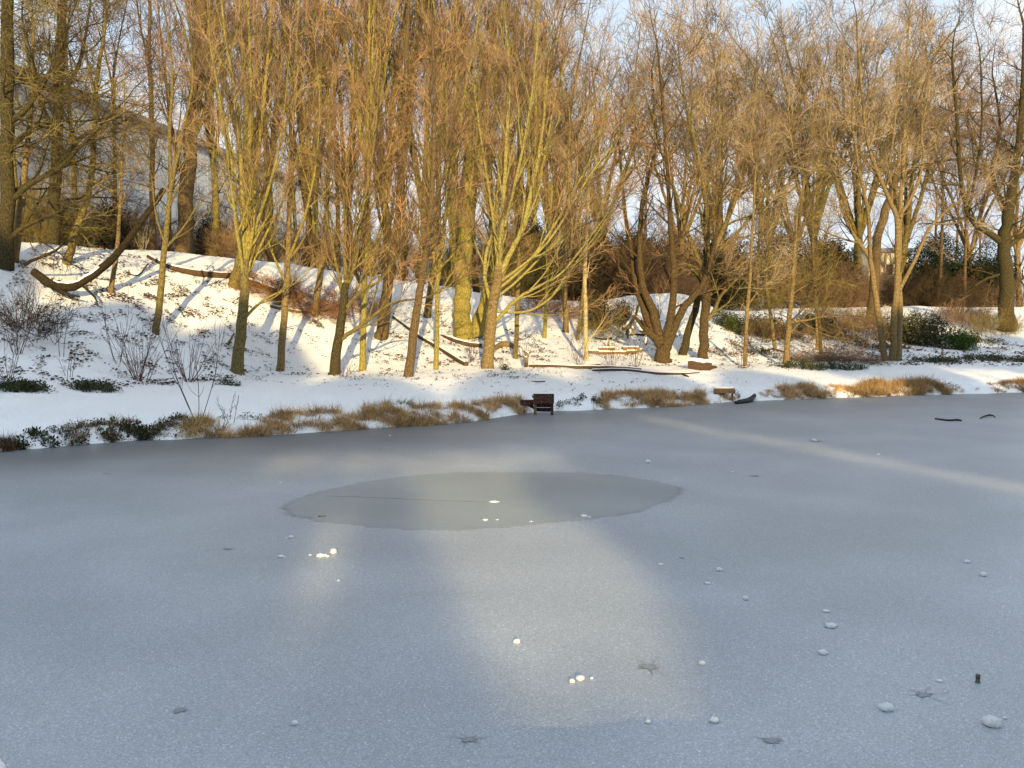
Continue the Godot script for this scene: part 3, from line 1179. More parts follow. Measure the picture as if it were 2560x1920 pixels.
func front_trees() -> void:
	tree("old_tree", "thick mossy old tree at the very edge of the view above the snowy bank", -18.47, 33.15, [
		[0.00, 0.00, 0.00, 0.269, 0.24, 3.56, 0.01, 0.239, 0.41, 6.66, 0.02, 0.224, 0.66, 10.82, 0.04, 0.179],
		[0.23, 2.41, 0.02, 0.120, 1.07, 3.14, -0.08, 0.097, 2.06, 3.73, -0.19, 0.075, 3.05, 4.76, -0.32, 0.052, 4.19, 6.00, -0.47, 0.030],
		[0.34, 5.25, 0.04, 0.120, 1.04, 5.84, -0.07, 0.097, 1.73, 7.00, -0.22, 0.075, 2.28, 8.32, -0.38, 0.045],
		[0.28, 4.12, 0.04, 0.105, 0.79, 4.88, -0.21, 0.082, 1.67, 5.36, -0.49, 0.060, 2.77, 5.50, -0.80, 0.037],
		[0.08, 0.98, 0.02, 0.105, 0.72, 1.57, -0.08, 0.090, 1.55, 1.94, -0.20, 0.060, 2.52, 2.46, -0.33, 0.037]], {keep=0.72, bark="dark", twig="olive", f0=0.22, f1=0.1, dens=1.7, len=2.6, ang=55, up=0.1, wig=0.2, sub=5, sp=1, size=1.05, spray=3})
	tree("pale_tree", "pale grey trunk close beside the thick mossy old tree", -18.56, 33.93, [
		[0.00, 0.00, 0.00, 0.153, 0.30, 1.65, 0.04, 0.138, 0.60, 3.39, 0.08, 0.107, 0.97, 5.83, 0.15, 0.077, 1.21, 8.52, 0.21, 0.046]], {keep=0.72, bark="tan", twig="olive", f0=0.4, f1=0.1, dens=1.9, len=2.0, ang=55, up=0.1, wig=0.2, sub=5, sp=1, size=1.05, spray=3})
	tree("ivy_tree", "tall dark ivy-wrapped trunk on the crest in front of the metal hall", -19.95, 39.50, [
		[0.00, 0.00, 0.00, 0.267, 0.30, 2.94, -0.01, 0.249, 0.54, 6.32, -0.02, 0.232, 0.80, 9.66, -0.03, 0.196, 1.07, 12.46, -0.04, 0.160],
		[0.36, 3.45, -0.03, 0.125, 1.02, 4.48, -0.06, 0.107, 1.89, 5.16, -0.09, 0.080, 3.10, 5.50, -0.12, 0.045],
		[0.47, 4.98, -0.03, 0.125, -0.02, 5.95, 0.13, 0.098, -0.36, 7.39, 0.35, 0.071, -0.47, 9.28, 0.64, 0.045],
		[0.56, 6.49, -0.04, 0.107, 1.27, 7.69, -0.15, 0.089, 1.69, 9.23, -0.27, 0.062, 1.95, 11.28, -0.43, 0.036]], {keep=0.72, bark="dark", twig="olive", f0=0.18, f1=0.1, dens=1.7, len=2.6, ang=55, up=0.1, wig=0.2, sub=5, sp=1, size=1.05, spray=3})
	tree("leaning_tree", "slender tree leaning off the crest, pale bark on its lower trunk", -17.54, 35.83, [
		[0.00, 0.00, 0.00, 0.154, 0.46, 1.48, 0.02, 0.137, 1.02, 2.87, 0.04, 0.113, 1.36, 5.46, 0.08, 0.097, 1.47, 6.98, 0.10, 0.081, 1.89, 9.07, 0.13, 0.057, 2.09, 10.85, 0.16, 0.032],
		[1.42, 6.21, 0.16, 0.065, 1.40, 7.34, 0.43, 0.048, 1.26, 8.45, 0.70, 0.032, 1.22, 9.68, 1.00, 0.024]], {keep=0.72, bark="olive", twig="brown", f0=0.3, f1=0.1, dens=1.6, len=2.1, ang=55, up=0.1, wig=0.2, sub=5, sp=1, size=1.05, spray=3})
	tree("thin_tree", "thin straight dark brown tree beside the tall poplar on the crest", -17.52, 44.50, [
		[0.00, 0.00, 0.00, 0.141, 0.01, 3.63, -0.11, 0.130, 0.03, 6.52, -0.22, 0.120, -0.01, 9.96, -0.34, 0.090, 0.06, 13.38, -0.47, 0.060],
		[0.01, 9.05, -0.47, 0.060, -0.64, 10.93, -1.05, 0.050, -1.12, 13.05, -1.68, 0.030]], {keep=0.55, bark="brown", twig="brown", f0=0.25, dens=1.7, len=1.5, ang=38, up=0.35, wig=0.13, sub=4, sp=1, size=0.9, spray=1})
	tree("tall_poplar", "tallest poplar with thick brown trunk leaning slightly on the crest", -16.28, 45.00, [
		[0.00, 0.00, 0.00, 0.386, 0.37, 3.86, -0.05, 0.345, 0.73, 7.14, -0.10, 0.315, 1.06, 10.39, -0.14, 0.284, 1.40, 14.00, -0.19, 0.203],
		[0.32, 3.29, -0.14, 0.122, -0.22, 5.03, -0.12, 0.102, -0.52, 7.71, -0.09, 0.071, -0.80, 11.13, -0.06, 0.041],
		[0.58, 5.61, -0.14, 0.122, 1.29, 7.62, -0.51, 0.102, 1.61, 10.24, -0.94, 0.071, 1.62, 13.51, -1.47, 0.041]], {bark="brown", twig="orange", f0=0.33, dens=1.4, len=3.0, ang=22, up=0.4, wig=0.08, sub=5, sp=1, size=1.05, spray=5})
	tree("young_tree", "young tree with pale base and a high fork, halfway up the leafy bank", -12.98, 32.96, [
		[0.00, 0.00, 0.00, 0.119, 0.28, 1.94, -0.02, 0.112, 0.52, 3.95, -0.03, 0.097, 0.75, 5.52, -0.04, 0.089],
		[0.73, 5.45, -0.04, 0.067, 0.63, 7.26, -0.25, 0.059, 0.69, 9.44, -0.51, 0.045, 0.39, 11.78, -0.77, 0.030],
		[0.78, 5.59, -0.04, 0.074, 1.16, 7.21, -0.03, 0.059, 1.61, 9.17, -0.01, 0.045, 1.50, 11.24, 0.00, 0.030],
		[0.46, 3.24, -0.04, 0.045, 0.24, 4.22, 0.16, 0.037, 0.21, 5.45, 0.40, 0.022]], {keep=0.55, bark="olive", twig="orange", f0=0.5, dens=1.4, len=2.0, ang=38, up=0.35, wig=0.13, sub=4, sp=1, size=0.9, spray=1})
	tree("thin_tree", "thin tree with a bare pinkish base under the curved fallen bough", -15.33, 34.68, [
		[0.00, 0.00, 0.00, 0.094, 0.30, 1.82, -0.05, 0.078, 0.45, 3.51, -0.10, 0.063, 0.56, 5.32, -0.16, 0.047, 0.69, 7.26, -0.22, 0.031]], {keep=0.55, bark="tan", twig="orange", f0=0.45, dens=1.2, len=1.2, ang=38, up=0.35, wig=0.13, sub=3, sp=1, size=0.9, spray=1})
	tree("maple_tree", "many-stemmed upright tree with dark lower trunk, first along the sunlit path", -9.93, 32.62, [
		[0.00, 0.00, 0.00, 0.213, 0.21, 1.89, 0.04, 0.177, 0.36, 3.32, 0.07, 0.162, 0.44, 4.17, 0.09, 0.155],
		[0.39, 3.81, 0.09, 0.103, 0.22, 6.90, -0.30, 0.088, -0.02, 9.80, -0.66, 0.059, -0.49, 12.57, -1.00, 0.044, -0.70, 14.77, -1.26, 0.029],
		[0.42, 4.10, 0.09, 0.103, 0.39, 7.24, -0.64, 0.088, 0.33, 10.39, -1.35, 0.066, 0.09, 13.78, -2.08, 0.044],
		[0.45, 4.17, 0.09, 0.103, 0.60, 6.51, -0.56, 0.088, 0.71, 8.77, -1.17, 0.066, 0.81, 11.54, -1.89, 0.052, 0.89, 14.24, -2.56, 0.029],
		[0.34, 3.46, 0.09, 0.074, 0.28, 5.78, 0.81, 0.059, 0.27, 8.21, 1.61, 0.044, 0.15, 10.72, 2.48, 0.029],
		[0.43, 4.03, 0.09, 0.081, 0.81, 5.30, 0.06, 0.066, 1.55, 7.56, -0.01, 0.044, 1.93, 9.94, -0.07, 0.029],
		[0.37, 3.32, 0.09, 0.066, 0.92, 4.76, -0.27, 0.052, 1.58, 6.23, -0.64, 0.037, 2.09, 8.02, -1.05, 0.022],
		[0.31, 2.00, 0.07, 0.059, 0.66, 2.46, -0.14, 0.052, 1.05, 2.78, -0.33, 0.037, 1.68, 3.12, -0.59, 0.022]], {keep=0.5, bark="green", foot="olive", twig="orange", f0=0.5, f1=0.12, dens=0.85, len=2.3, ang=30, up=0.45, wig=0.1, sub=5, sp=1, size=1.0, spray=0})
	tree("yellow_green_tree", "bright yellow-green trunk rising from the log behind the first path tree", -12.08, 39.51, [
		[0.00, 0.00, 0.00, 0.232, 0.28, 1.30, -0.04, 0.205, 0.51, 2.85, -0.09, 0.187, 0.62, 5.42, -0.17, 0.151, 0.58, 8.83, -0.28, 0.107, 0.41, 11.87, -0.38, 0.062],
		[0.48, 2.68, -0.17, 0.089, 0.00, 4.29, -0.61, 0.071, -0.50, 6.83, -1.27, 0.053, -1.19, 9.61, -1.97, 0.036]], {keep=0.5, bark="green", foot="olive", twig="orange", f0=0.4, f1=0.12, dens=1.2, len=2.3, ang=30, up=0.45, wig=0.1, sub=5, sp=1, size=1.0, spray=0})
	tree("straight_tree", "straight olive trunk with smooth lower bark, second along the sunlit path", -8.68, 33.76, [
		[0.00, 0.00, 0.00, 0.137, 0.20, 2.16, -0.07, 0.122, 0.33, 4.09, -0.13, 0.107, 0.44, 6.60, -0.21, 0.091, 0.64, 9.97, -0.32, 0.061, 0.84, 13.59, -0.44, 0.038],
		[0.35, 4.24, -0.13, 0.061, 1.05, 5.67, 0.24, 0.053, 1.63, 7.61, 0.72, 0.038, 1.91, 9.60, 1.23, 0.023],
		[0.27, 3.35, -0.13, 0.053, -0.14, 4.50, 0.27, 0.038, -0.38, 5.63, 0.65, 0.030]], {keep=0.55, bark="green", twig="orange", f0=0.38, dens=1.5, len=2.0, ang=38, up=0.35, wig=0.13, sub=4, sp=1, size=0.9, spray=1, foot="tan"})
	tree("forked_tree", "dark trunk with one long low limb reaching sideways over the snow", -6.53, 32.88, [
		[0.00, 0.00, 0.00, 0.185, 0.21, 1.27, 0.04, 0.163, 0.43, 2.57, 0.07, 0.141, 0.55, 3.43, 0.10, 0.126],
		[0.56, 3.36, 0.10, 0.089, 0.45, 4.89, -0.30, 0.074, 0.46, 7.13, -0.87, 0.059, 0.55, 10.19, -1.62, 0.044, 0.56, 13.17, -2.32, 0.030],
		[0.53, 3.14, 0.10, 0.089, 0.91, 4.29, 0.04, 0.074, 1.15, 6.01, -0.04, 0.059, 1.59, 8.44, -0.14, 0.044, 1.83, 11.70, -0.29, 0.030],
		[0.49, 2.78, 0.10, 0.067, 0.10, 4.17, -0.38, 0.059, -0.36, 6.12, -1.01, 0.044, -0.86, 8.76, -1.83, 0.037, -1.25, 11.96, -2.77, 0.022],
		[0.32, 1.41, 0.07, 0.089, 0.88, 1.78, 0.08, 0.074, 1.47, 2.21, 0.10, 0.067, 2.13, 2.68, 0.11, 0.052, 2.85, 2.83, 0.13, 0.030],
		[0.55, 2.57, 0.10, 0.059, 1.22, 3.21, 0.27, 0.052, 1.89, 3.56, 0.42, 0.037, 2.42, 4.26, 0.59, 0.022]], {keep=0.5, bark="olive", foot="dark", twig="rust", f0=0.5, f1=0.12, dens=1.4, len=2.3, ang=30, up=0.45, wig=0.1, sub=5, sp=1, size=1.0, spray=0})
	tree("straight_tree", "mossy straight trunk close behind the dark forked tree", -5.78, 34.82, [
		[0.00, 0.00, 0.00, 0.126, 0.08, 2.09, 0.06, 0.110, 0.17, 3.61, 0.10, 0.094, 0.26, 5.57, 0.15, 0.079, 0.45, 8.69, 0.23, 0.063, 0.59, 12.32, 0.33, 0.039],
		[0.14, 3.46, 0.10, 0.047, 0.54, 4.86, -0.34, 0.039, 0.87, 6.92, -0.95, 0.031],
		[0.14, 3.01, 0.10, 0.047, -0.32, 4.22, 0.03, 0.039, -0.55, 5.90, -0.06, 0.024]], {keep=0.55, bark="green", twig="rust", f0=0.3, dens=2.0, len=2.0, ang=38, up=0.35, wig=0.13, sub=4, sp=1, size=0.9, spray=1})
	tree("ivy_tree", "stout leaning trunk with a shaggy ivy-grown foot beside the sloping pole", -5.73, 39.30, [
		[0.00, 0.00, 0.00, 0.266, 0.33, 2.16, -0.03, 0.222, 0.64, 3.88, -0.05, 0.195, 0.92, 6.27, -0.08, 0.168, 1.11, 9.31, -0.12, 0.124, 1.31, 13.49, -0.17, 0.080],
		[0.64, 3.88, -0.08, 0.080, 0.02, 5.26, -0.24, 0.071, -0.25, 7.69, -0.49, 0.053, -0.43, 10.30, -0.75, 0.035]], {keep=0.55, bark="brown", twig="rust", f0=0.3, dens=1.0, len=2.4, ang=38, up=0.35, wig=0.13, sub=4, sp=1, size=0.9, spray=1})
	tree("leaning_tree", "grey-brown smooth trunk leaning over the path, in front of the sloping pole", -3.71, 32.29, [
		[0.00, 0.00, 0.00, 0.160, 0.26, 2.04, -0.02, 0.146, 0.49, 3.46, -0.04, 0.124, 0.69, 4.87, -0.06, 0.109, 0.88, 6.55, -0.08, 0.095, 0.98, 9.05, -0.11, 0.073, 0.94, 12.08, -0.14, 0.044],
		[0.64, 4.59, -0.06, 0.051, 0.14, 5.46, -0.31, 0.044, -0.53, 6.34, -0.59, 0.029],
		[0.81, 5.99, -0.08, 0.051, 1.29, 7.28, -0.27, 0.044, 1.57, 9.15, -0.54, 0.029]], {keep=0.55, bark="brown", twig="rust", f0=0.42, dens=1.4, len=2.2, ang=38, up=0.35, wig=0.13, sub=4, sp=1, size=0.9, spray=1})
	tree("slim_tree", "slim green stem splitting into upright shoots between pole and pollard", -2.99, 35.56, [
		[0.00, 0.00, 0.00, 0.096, 0.05, 2.56, -0.01, 0.088, 0.08, 3.65, -0.01, 0.080],
		[0.07, 3.57, -0.01, 0.056, -0.13, 5.05, -0.06, 0.048, -0.22, 6.91, -0.12, 0.040, -0.27, 9.22, -0.20, 0.024],
		[0.08, 3.49, -0.01, 0.064, 0.27, 5.09, -0.54, 0.056, 0.38, 8.04, -1.47, 0.048, 0.29, 11.28, -2.44, 0.032],
		[0.06, 2.87, -0.01, 0.040, -0.41, 4.25, 0.29, 0.032, -0.60, 5.60, 0.58, 0.024]], {keep=0.55, bark="green", twig="orange", f0=0.6, dens=1.0, len=1.6, ang=38, up=0.35, wig=0.13, sub=4, sp=1, size=0.9, spray=1, f1=0.1})
	tree("crooked_tree", "small crooked trunk rising out of the brushwood on the bank", -8.70, 39.85, [
		[0.00, 0.00, 0.00, 0.153, 0.25, 1.54, -0.03, 0.135, 0.51, 3.28, -0.06, 0.117, 0.73, 6.73, -0.11, 0.090, 0.95, 10.49, -0.17, 0.054]], {keep=0.55, bark="tan", twig="orange", f0=0.4, dens=1.0, len=2.0, ang=38, up=0.35, wig=0.13, sub=4, sp=1, size=0.9, spray=1})
	tree("olive_tree", "olive trunk half hidden behind the leaning grey-brown tree", -4.07, 43.55, [
		[0.00, 0.00, 0.00, 0.177, 0.20, 1.66, -0.06, 0.157, 0.34, 3.19, -0.11, 0.138, 0.56, 7.36, -0.24, 0.098, 0.69, 12.06, -0.39, 0.059]], {keep=0.55, bark="olive", twig="orange", f0=0.35, dens=1.0, len=2.0, ang=38, up=0.35, wig=0.13, sub=4, sp=1, size=0.9, spray=1})
	tree("pollard_tree", "broad old two-trunked pollard with a rotten hollow base on the bank", -2.21, 41.73, [
		[0.00, 0.00, 0.00, 0.471, -0.05, 1.38, 0.00, 0.395, 0.01, 2.84, 0.00, 0.367, 0.11, 4.47, -0.01, 0.311, 0.17, 6.46, -0.01, 0.207, 0.31, 9.68, -0.02, 0.122],
		[0.59, 0.06, 0.00, 0.358, 0.84, 1.20, -0.35, 0.311, 1.24, 2.69, -0.80, 0.282, 1.52, 4.02, -1.18, 0.226, 1.87, 6.33, -1.83, 0.132, 2.02, 9.69, -2.73, 0.075],
		[-0.17, 2.47, -0.01, 0.094, -0.52, 4.28, 0.17, 0.075, -0.71, 6.93, 0.44, 0.056, -0.81, 9.87, 0.74, 0.038],
		[0.06, 5.02, -0.01, 0.094, 0.43, 7.24, 0.76, 0.075, 0.73, 9.67, 1.64, 0.056, 0.86, 12.12, 2.57, 0.038],
		[0.09, 4.29, -0.01, 0.094, -0.38, 6.55, -0.67, 0.075, -0.51, 9.44, -1.47, 0.056, -0.46, 13.00, -2.41, 0.038],
		[1.48, 3.57, -0.01, 0.094, 1.21, 5.71, 0.21, 0.075, 1.31, 8.17, 0.46, 0.056, 1.50, 11.25, 0.78, 0.038]], {keep=0.5, bark="green", foot="green", twig="orange", f0=0.55, f1=0.12, dens=1.1, len=2.3, ang=30, up=0.45, wig=0.1, sub=5, sp=1, size=1.0, spray=0})
	tree("fan_crowned_tree", "sunlit tree with broad fan crown and low snow-lined limbs above the fishing platform", -0.96, 36.01, [
		[0.00, 0.00, 0.00, 0.236, 0.15, 1.94, -0.02, 0.219, 0.31, 3.21, -0.03, 0.195, 0.43, 4.15, -0.04, 0.171],
		[0.45, 4.07, -0.04, 0.106, 0.58, 6.02, 0.07, 0.089, 0.72, 8.47, 0.21, 0.073, 0.86, 11.17, 0.36, 0.049, 0.68, 13.82, 0.51, 0.032],
		[0.42, 3.68, -0.04, 0.130, 0.96, 4.78, -0.06, 0.114, 1.43, 5.80, -0.07, 0.097, 1.84, 7.59, -0.10, 0.073, 2.15, 9.45, -0.12, 0.057, 2.33, 11.61, -0.15, 0.032],
		[0.19, 2.57, -0.03, 0.089, -0.13, 3.69, -0.30, 0.081, -0.04, 4.82, -0.55, 0.073, 0.31, 6.12, -0.86, 0.057, 0.47, 8.76, -1.43, 0.041],
		[0.34, 3.21, -0.04, 0.073, 1.75, 4.48, -0.30, 0.057, 3.20, 6.73, -0.65, 0.045, 4.17, 8.67, -0.93, 0.049, 4.70, 10.30, -1.15, 0.024],
		[0.29, 1.94, -0.03, 0.089, 1.11, 2.80, 0.38, 0.073, 1.77, 3.22, 0.65, 0.057, 2.80, 3.78, 1.07, 0.041, 3.60, 4.74, 1.53, 0.032],
		[0.32, 2.38, -0.03, 0.057, 1.43, 2.34, -0.02, 0.049, 2.38, 2.81, -0.01, 0.041, 3.05, 3.68, 0.00, 0.032, 4.50, 5.71, 0.03, 0.024],
		[0.35, 2.89, -0.04, 0.065, 1.28, 3.70, -0.43, 0.049, 2.74, 5.18, -1.07, 0.041, 4.25, 6.53, -1.67, 0.032, 5.63, 7.92, -2.23, 0.024],
		[0.43, 3.99, -0.04, 0.081, 0.24, 5.76, -0.42, 0.065, -0.09, 8.03, -0.91, 0.049, -0.51, 10.85, -1.49, 0.032],
		[0.48, 3.52, -0.04, 0.065, 2.38, 5.10, -0.15, 0.049, 3.96, 7.62, -0.29, 0.037, 4.91, 8.88, -0.36, 0.024],
		[0.67, 5.72, -0.04, 0.073, 1.26, 8.06, 0.82, 0.057, 1.70, 10.39, 1.72, 0.041, 1.89, 12.57, 2.60, 0.024]], {keep=0.5, bark="lime", foot="tan", twig="orange", f0=0.5, f1=0.2, dens=1.3, len=2.6, ang=27, up=0.45, wig=0.1, sub=5, sp=1, size=1.0, spray=0})
	tree("thin_tree", "thin pale straight stem just right of the stump post", 0.15, 38.52, [
		[0.00, 0.00, 0.00, 0.104, 0.08, 2.33, -0.08, 0.096, 0.14, 4.36, -0.15, 0.078, 0.05, 7.05, -0.24, 0.061, 0.18, 10.06, -0.34, 0.035]], {keep=0.55, bark="olive", twig="orange", f0=0.38, dens=1.4, len=1.5, ang=38, up=0.35, wig=0.13, sub=4, sp=1, size=0.9, spray=1})
	tree("thin_tree", "thin straight stem alone on the smooth snow slope, casting a shadow uphill", 1.57, 43.85, [
		[0.00, 0.00, 0.00, 0.099, 0.09, 1.93, -0.01, 0.089, 0.16, 3.85, -0.03, 0.069, 0.35, 7.46, -0.05, 0.049]], {keep=0.55, bark="green", twig="orange", f0=0.38, dens=1.4, len=1.4, ang=38, up=0.35, wig=0.13, sub=4, sp=1, size=0.9, spray=1})
	tree("reddish_tree", "reddish-brown straight trunk at the top of the smooth snow slope", 2.73, 45.80, [
		[0.00, 0.00, 0.00, 0.155, -0.07, 1.73, 0.00, 0.134, -0.08, 3.53, 0.00, 0.124, 0.03, 6.91, 0.00, 0.093, 0.15, 10.44, -0.01, 0.052]], {keep=0.55, bark="tan", twig="orange", f0=0.35, dens=1.0, len=1.8, ang=38, up=0.35, wig=0.13, sub=4, sp=1, size=0.9, spray=1})
	tree("thin_tree", "thin slanting stem between the reddish trunk and the pale stem", 3.22, 44.66, [
		[0.00, 0.00, 0.00, 0.081, 0.22, 2.02, 0.01, 0.071, 0.37, 3.97, 0.01, 0.060, 0.45, 6.30, 0.02, 0.040]], {keep=0.55, bark="olive", twig="orange", f0=0.38, dens=1.0, len=1.2, ang=38, up=0.35, wig=0.13, sub=4, sp=1, size=0.9, spray=1})
	tree("thin_tree", "thin pale yellowish stem with a broken side stub near the plank pile", 3.28, 39.63, [
		[0.00, 0.00, 0.00, 0.098, -0.07, 2.13, 0.08, 0.089, -0.11, 4.38, 0.17, 0.080, -0.01, 6.93, 0.27, 0.063, 0.13, 9.78, 0.39, 0.036],
		[-0.01, 0.70, 0.08, 0.054, 0.14, 1.09, 0.08, 0.045, 0.25, 1.23, 0.07, 0.036]], {keep=0.55, bark="pale", twig="orange", f0=0.38, dens=1.3, len=1.5, ang=38, up=0.35, wig=0.13, sub=4, sp=1, size=0.9, spray=1})
	tree("willow_tree", "old willow splitting near the snow into many curved stems", 6.65, 39.87, [
		[0.00, 0.00, 0.00, 0.324, 0.01, 0.51, 0.00, 0.324, 0.04, 0.95, 0.00, 0.270],
		[-0.04, 0.64, 0.00, 0.216, -0.39, 1.39, -0.20, 0.198, -0.76, 2.36, -0.43, 0.171, -1.09, 3.52, -0.71, 0.144, -1.24, 4.69, -0.97, 0.117, -1.59, 7.24, -1.53, 0.081, -1.81, 10.57, -2.23, 0.045],
		[0.01, 0.78, 0.00, 0.216, -0.30, 1.83, -0.06, 0.198, -0.49, 2.50, -0.09, 0.180, -0.83, 3.23, -0.13, 0.153, -1.03, 4.64, -0.19, 0.126, -0.93, 7.08, -0.31, 0.099, -0.35, 9.69, -0.43, 0.072, -0.53, 12.47, -0.56, 0.045],
		[0.19, 0.74, 0.00, 0.198, 0.49, 1.75, 0.29, 0.171, 0.89, 2.66, 0.58, 0.153, 1.42, 3.29, 0.82, 0.126, 1.78, 4.38, 1.15, 0.099, 2.01, 6.81, 1.88, 0.063],
		[0.08, 0.95, 0.00, 0.198, 0.25, 2.01, 0.32, 0.171, 0.29, 3.55, 0.79, 0.144, 0.11, 5.21, 1.31, 0.117, -0.23, 7.59, 2.08, 0.081, -0.56, 10.00, 2.90, 0.063, -0.97, 12.41, 3.76, 0.036],
		[0.11, 0.81, 0.00, 0.144, 0.24, 1.83, 0.02, 0.108, 0.52, 3.58, 0.07, 0.081, 0.65, 5.99, 0.14, 0.054]], {bark="umber", twig="rust", f0=0.9, f1=0.45, dens=1.2, len=2.3, ang=40, up=0.25, wig=0.16, sub=5, sp=1, size=1.0, spray=1})
	tree("leaning_tree", "thick dark stem leaning out beside the willow base", 7.76, 41.17, [
		[0.00, 0.00, 0.00, 0.186, 0.27, 1.25, 0.00, 0.167, 0.60, 2.34, 0.00, 0.149, 0.87, 3.42, 0.01, 0.121, 1.30, 5.22, 0.01, 0.084, 1.57, 7.88, 0.01, 0.046]], {bark="dark", twig="rust", f0=0.45, f1=0.45, dens=1.2, len=2.3, ang=40, up=0.25, wig=0.16, sub=5, sp=1, size=1.0, spray=1})
	tree("maple_tree", "dark straight trunk with a low fork, behind the snow-topped cut log", 8.39, 39.74, [
		[0.00, 0.00, 0.00, 0.224, 0.02, 1.19, -0.01, 0.206, 0.06, 2.25, -0.01, 0.188, 0.10, 3.64, -0.02, 0.188, 0.12, 5.03, -0.03, 0.170],
		[0.12, 5.03, -0.03, 0.117, -0.08, 7.03, 0.51, 0.099, -0.63, 9.11, 1.10, 0.072, -1.20, 10.81, 1.60, 0.054, -1.56, 12.45, 2.08, 0.036],
		[0.11, 5.37, -0.03, 0.125, 0.60, 7.52, -0.65, 0.108, 0.90, 9.90, -1.30, 0.081, 0.92, 12.33, -1.95, 0.054, 0.75, 14.23, -2.45, 0.036],
		[0.16, 4.68, -0.03, 0.117, 1.14, 6.47, -0.63, 0.090, 2.02, 8.67, -1.31, 0.072, 2.57, 11.29, -2.06, 0.054, 2.85, 13.78, -2.74, 0.027],
		[0.08, 1.90, -0.01, 0.108, 0.44, 2.42, 0.14, 0.090, 0.65, 3.02, 0.30, 0.072, 1.34, 3.79, 0.56, 0.045],
		[0.10, 3.99, -0.03, 0.108, -0.82, 5.68, 0.42, 0.090, -1.43, 7.32, 0.85, 0.072, -2.22, 9.22, 1.37, 0.054, -2.77, 10.76, 1.79, 0.036],
		[0.12, 4.68, -0.03, 0.090, 1.32, 5.70, 0.14, 0.072, 2.28, 7.05, 0.32, 0.054, 2.88, 8.71, 0.51, 0.036]], {keep=0.78, bark="olive", twig="beige", f0=0.55, f1=0.2, dens=1.4, len=2.4, ang=42, up=0.3, wig=0.2, sub=5, sp=1, size=1.0, spray=3, foot="umber"})
	tree("thin_tree", "thin pale stem with bare shoots at its foot, beyond the cut log", 10.09, 39.15, [
		[0.00, 0.00, 0.00, 0.088, 0.03, 1.97, 0.02, 0.079, 0.13, 3.69, 0.03, 0.071, 0.20, 6.07, 0.05, 0.053, 0.29, 8.76, 0.07, 0.035]], {keep=0.78, bark="tan", twig="beige", f0=0.35, f1=0.22, dens=1.3, len=1.6, ang=42, up=0.3, wig=0.2, sub=4, sp=1, size=1.0, spray=3})
	tree("thin_tree", "thin tilted stem in front of the evergreen brush past the cut log", 13.24, 45.55, [
		[0.00, 0.00, 0.00, 0.092, -0.18, 1.45, -0.03, 0.082, -0.43, 3.05, -0.07, 0.082, -0.73, 5.64, -0.12, 0.062, -0.97, 8.80, -0.19, 0.041]], {keep=0.78, bark="olive", twig="beige", f0=0.3, f1=0.22, dens=1.3, len=1.7, ang=42, up=0.3, wig=0.2, sub=4, sp=1, size=1.0, spray=3})
	tree("short_tree", "short trunk with a dense low crown of drooping brown branches", 12.31, 40.46, [
		[0.00, 0.00, 0.00, 0.137, 0.04, 1.43, -0.05, 0.119, 0.13, 2.68, -0.10, 0.100, 0.28, 4.81, -0.18, 0.073, 0.37, 6.94, -0.26, 0.046],
		[0.08, 1.97, -0.10, 0.064, 0.78, 2.05, -0.18, 0.046, 1.71, 2.23, -0.29, 0.037]], {keep=0.78, bark="tan", twig="olive", f0=0.22, f1=0.22, dens=2.2, len=2.0, ang=60, up=0.02, wig=0.2, sub=5, sp=1, size=1.0, spray=3})
	tree("thin_tree", "dark thin stem in front of another, before the three-stemmed tree", 14.91, 43.59, [
		[0.00, 0.00, 0.00, 0.088, -0.08, 1.44, -0.05, 0.079, -0.29, 2.98, -0.10, 0.079, -0.48, 5.65, -0.18, 0.059, -0.47, 8.88, -0.29, 0.039]], {keep=0.78, bark="brown", twig="olive", f0=0.3, f1=0.22, dens=1.3, len=1.8, ang=42, up=0.3, wig=0.2, sub=5, sp=1, size=1.0, spray=3})
	tree("thin_tree", "lighter thin stem half hidden behind a dark one, before the three-stemmed tree", 15.60, 46.23, [
		[0.00, 0.00, 0.00, 0.083, -0.07, 1.47, 0.05, 0.073, -0.28, 3.69, 0.13, 0.063, -0.55, 6.69, 0.24, 0.042]], {keep=0.78, bark="tan", twig="olive", f0=0.3, f1=0.22, dens=1.3, len=1.5, ang=42, up=0.3, wig=0.2, sub=4, sp=1, size=1.0, spray=3})
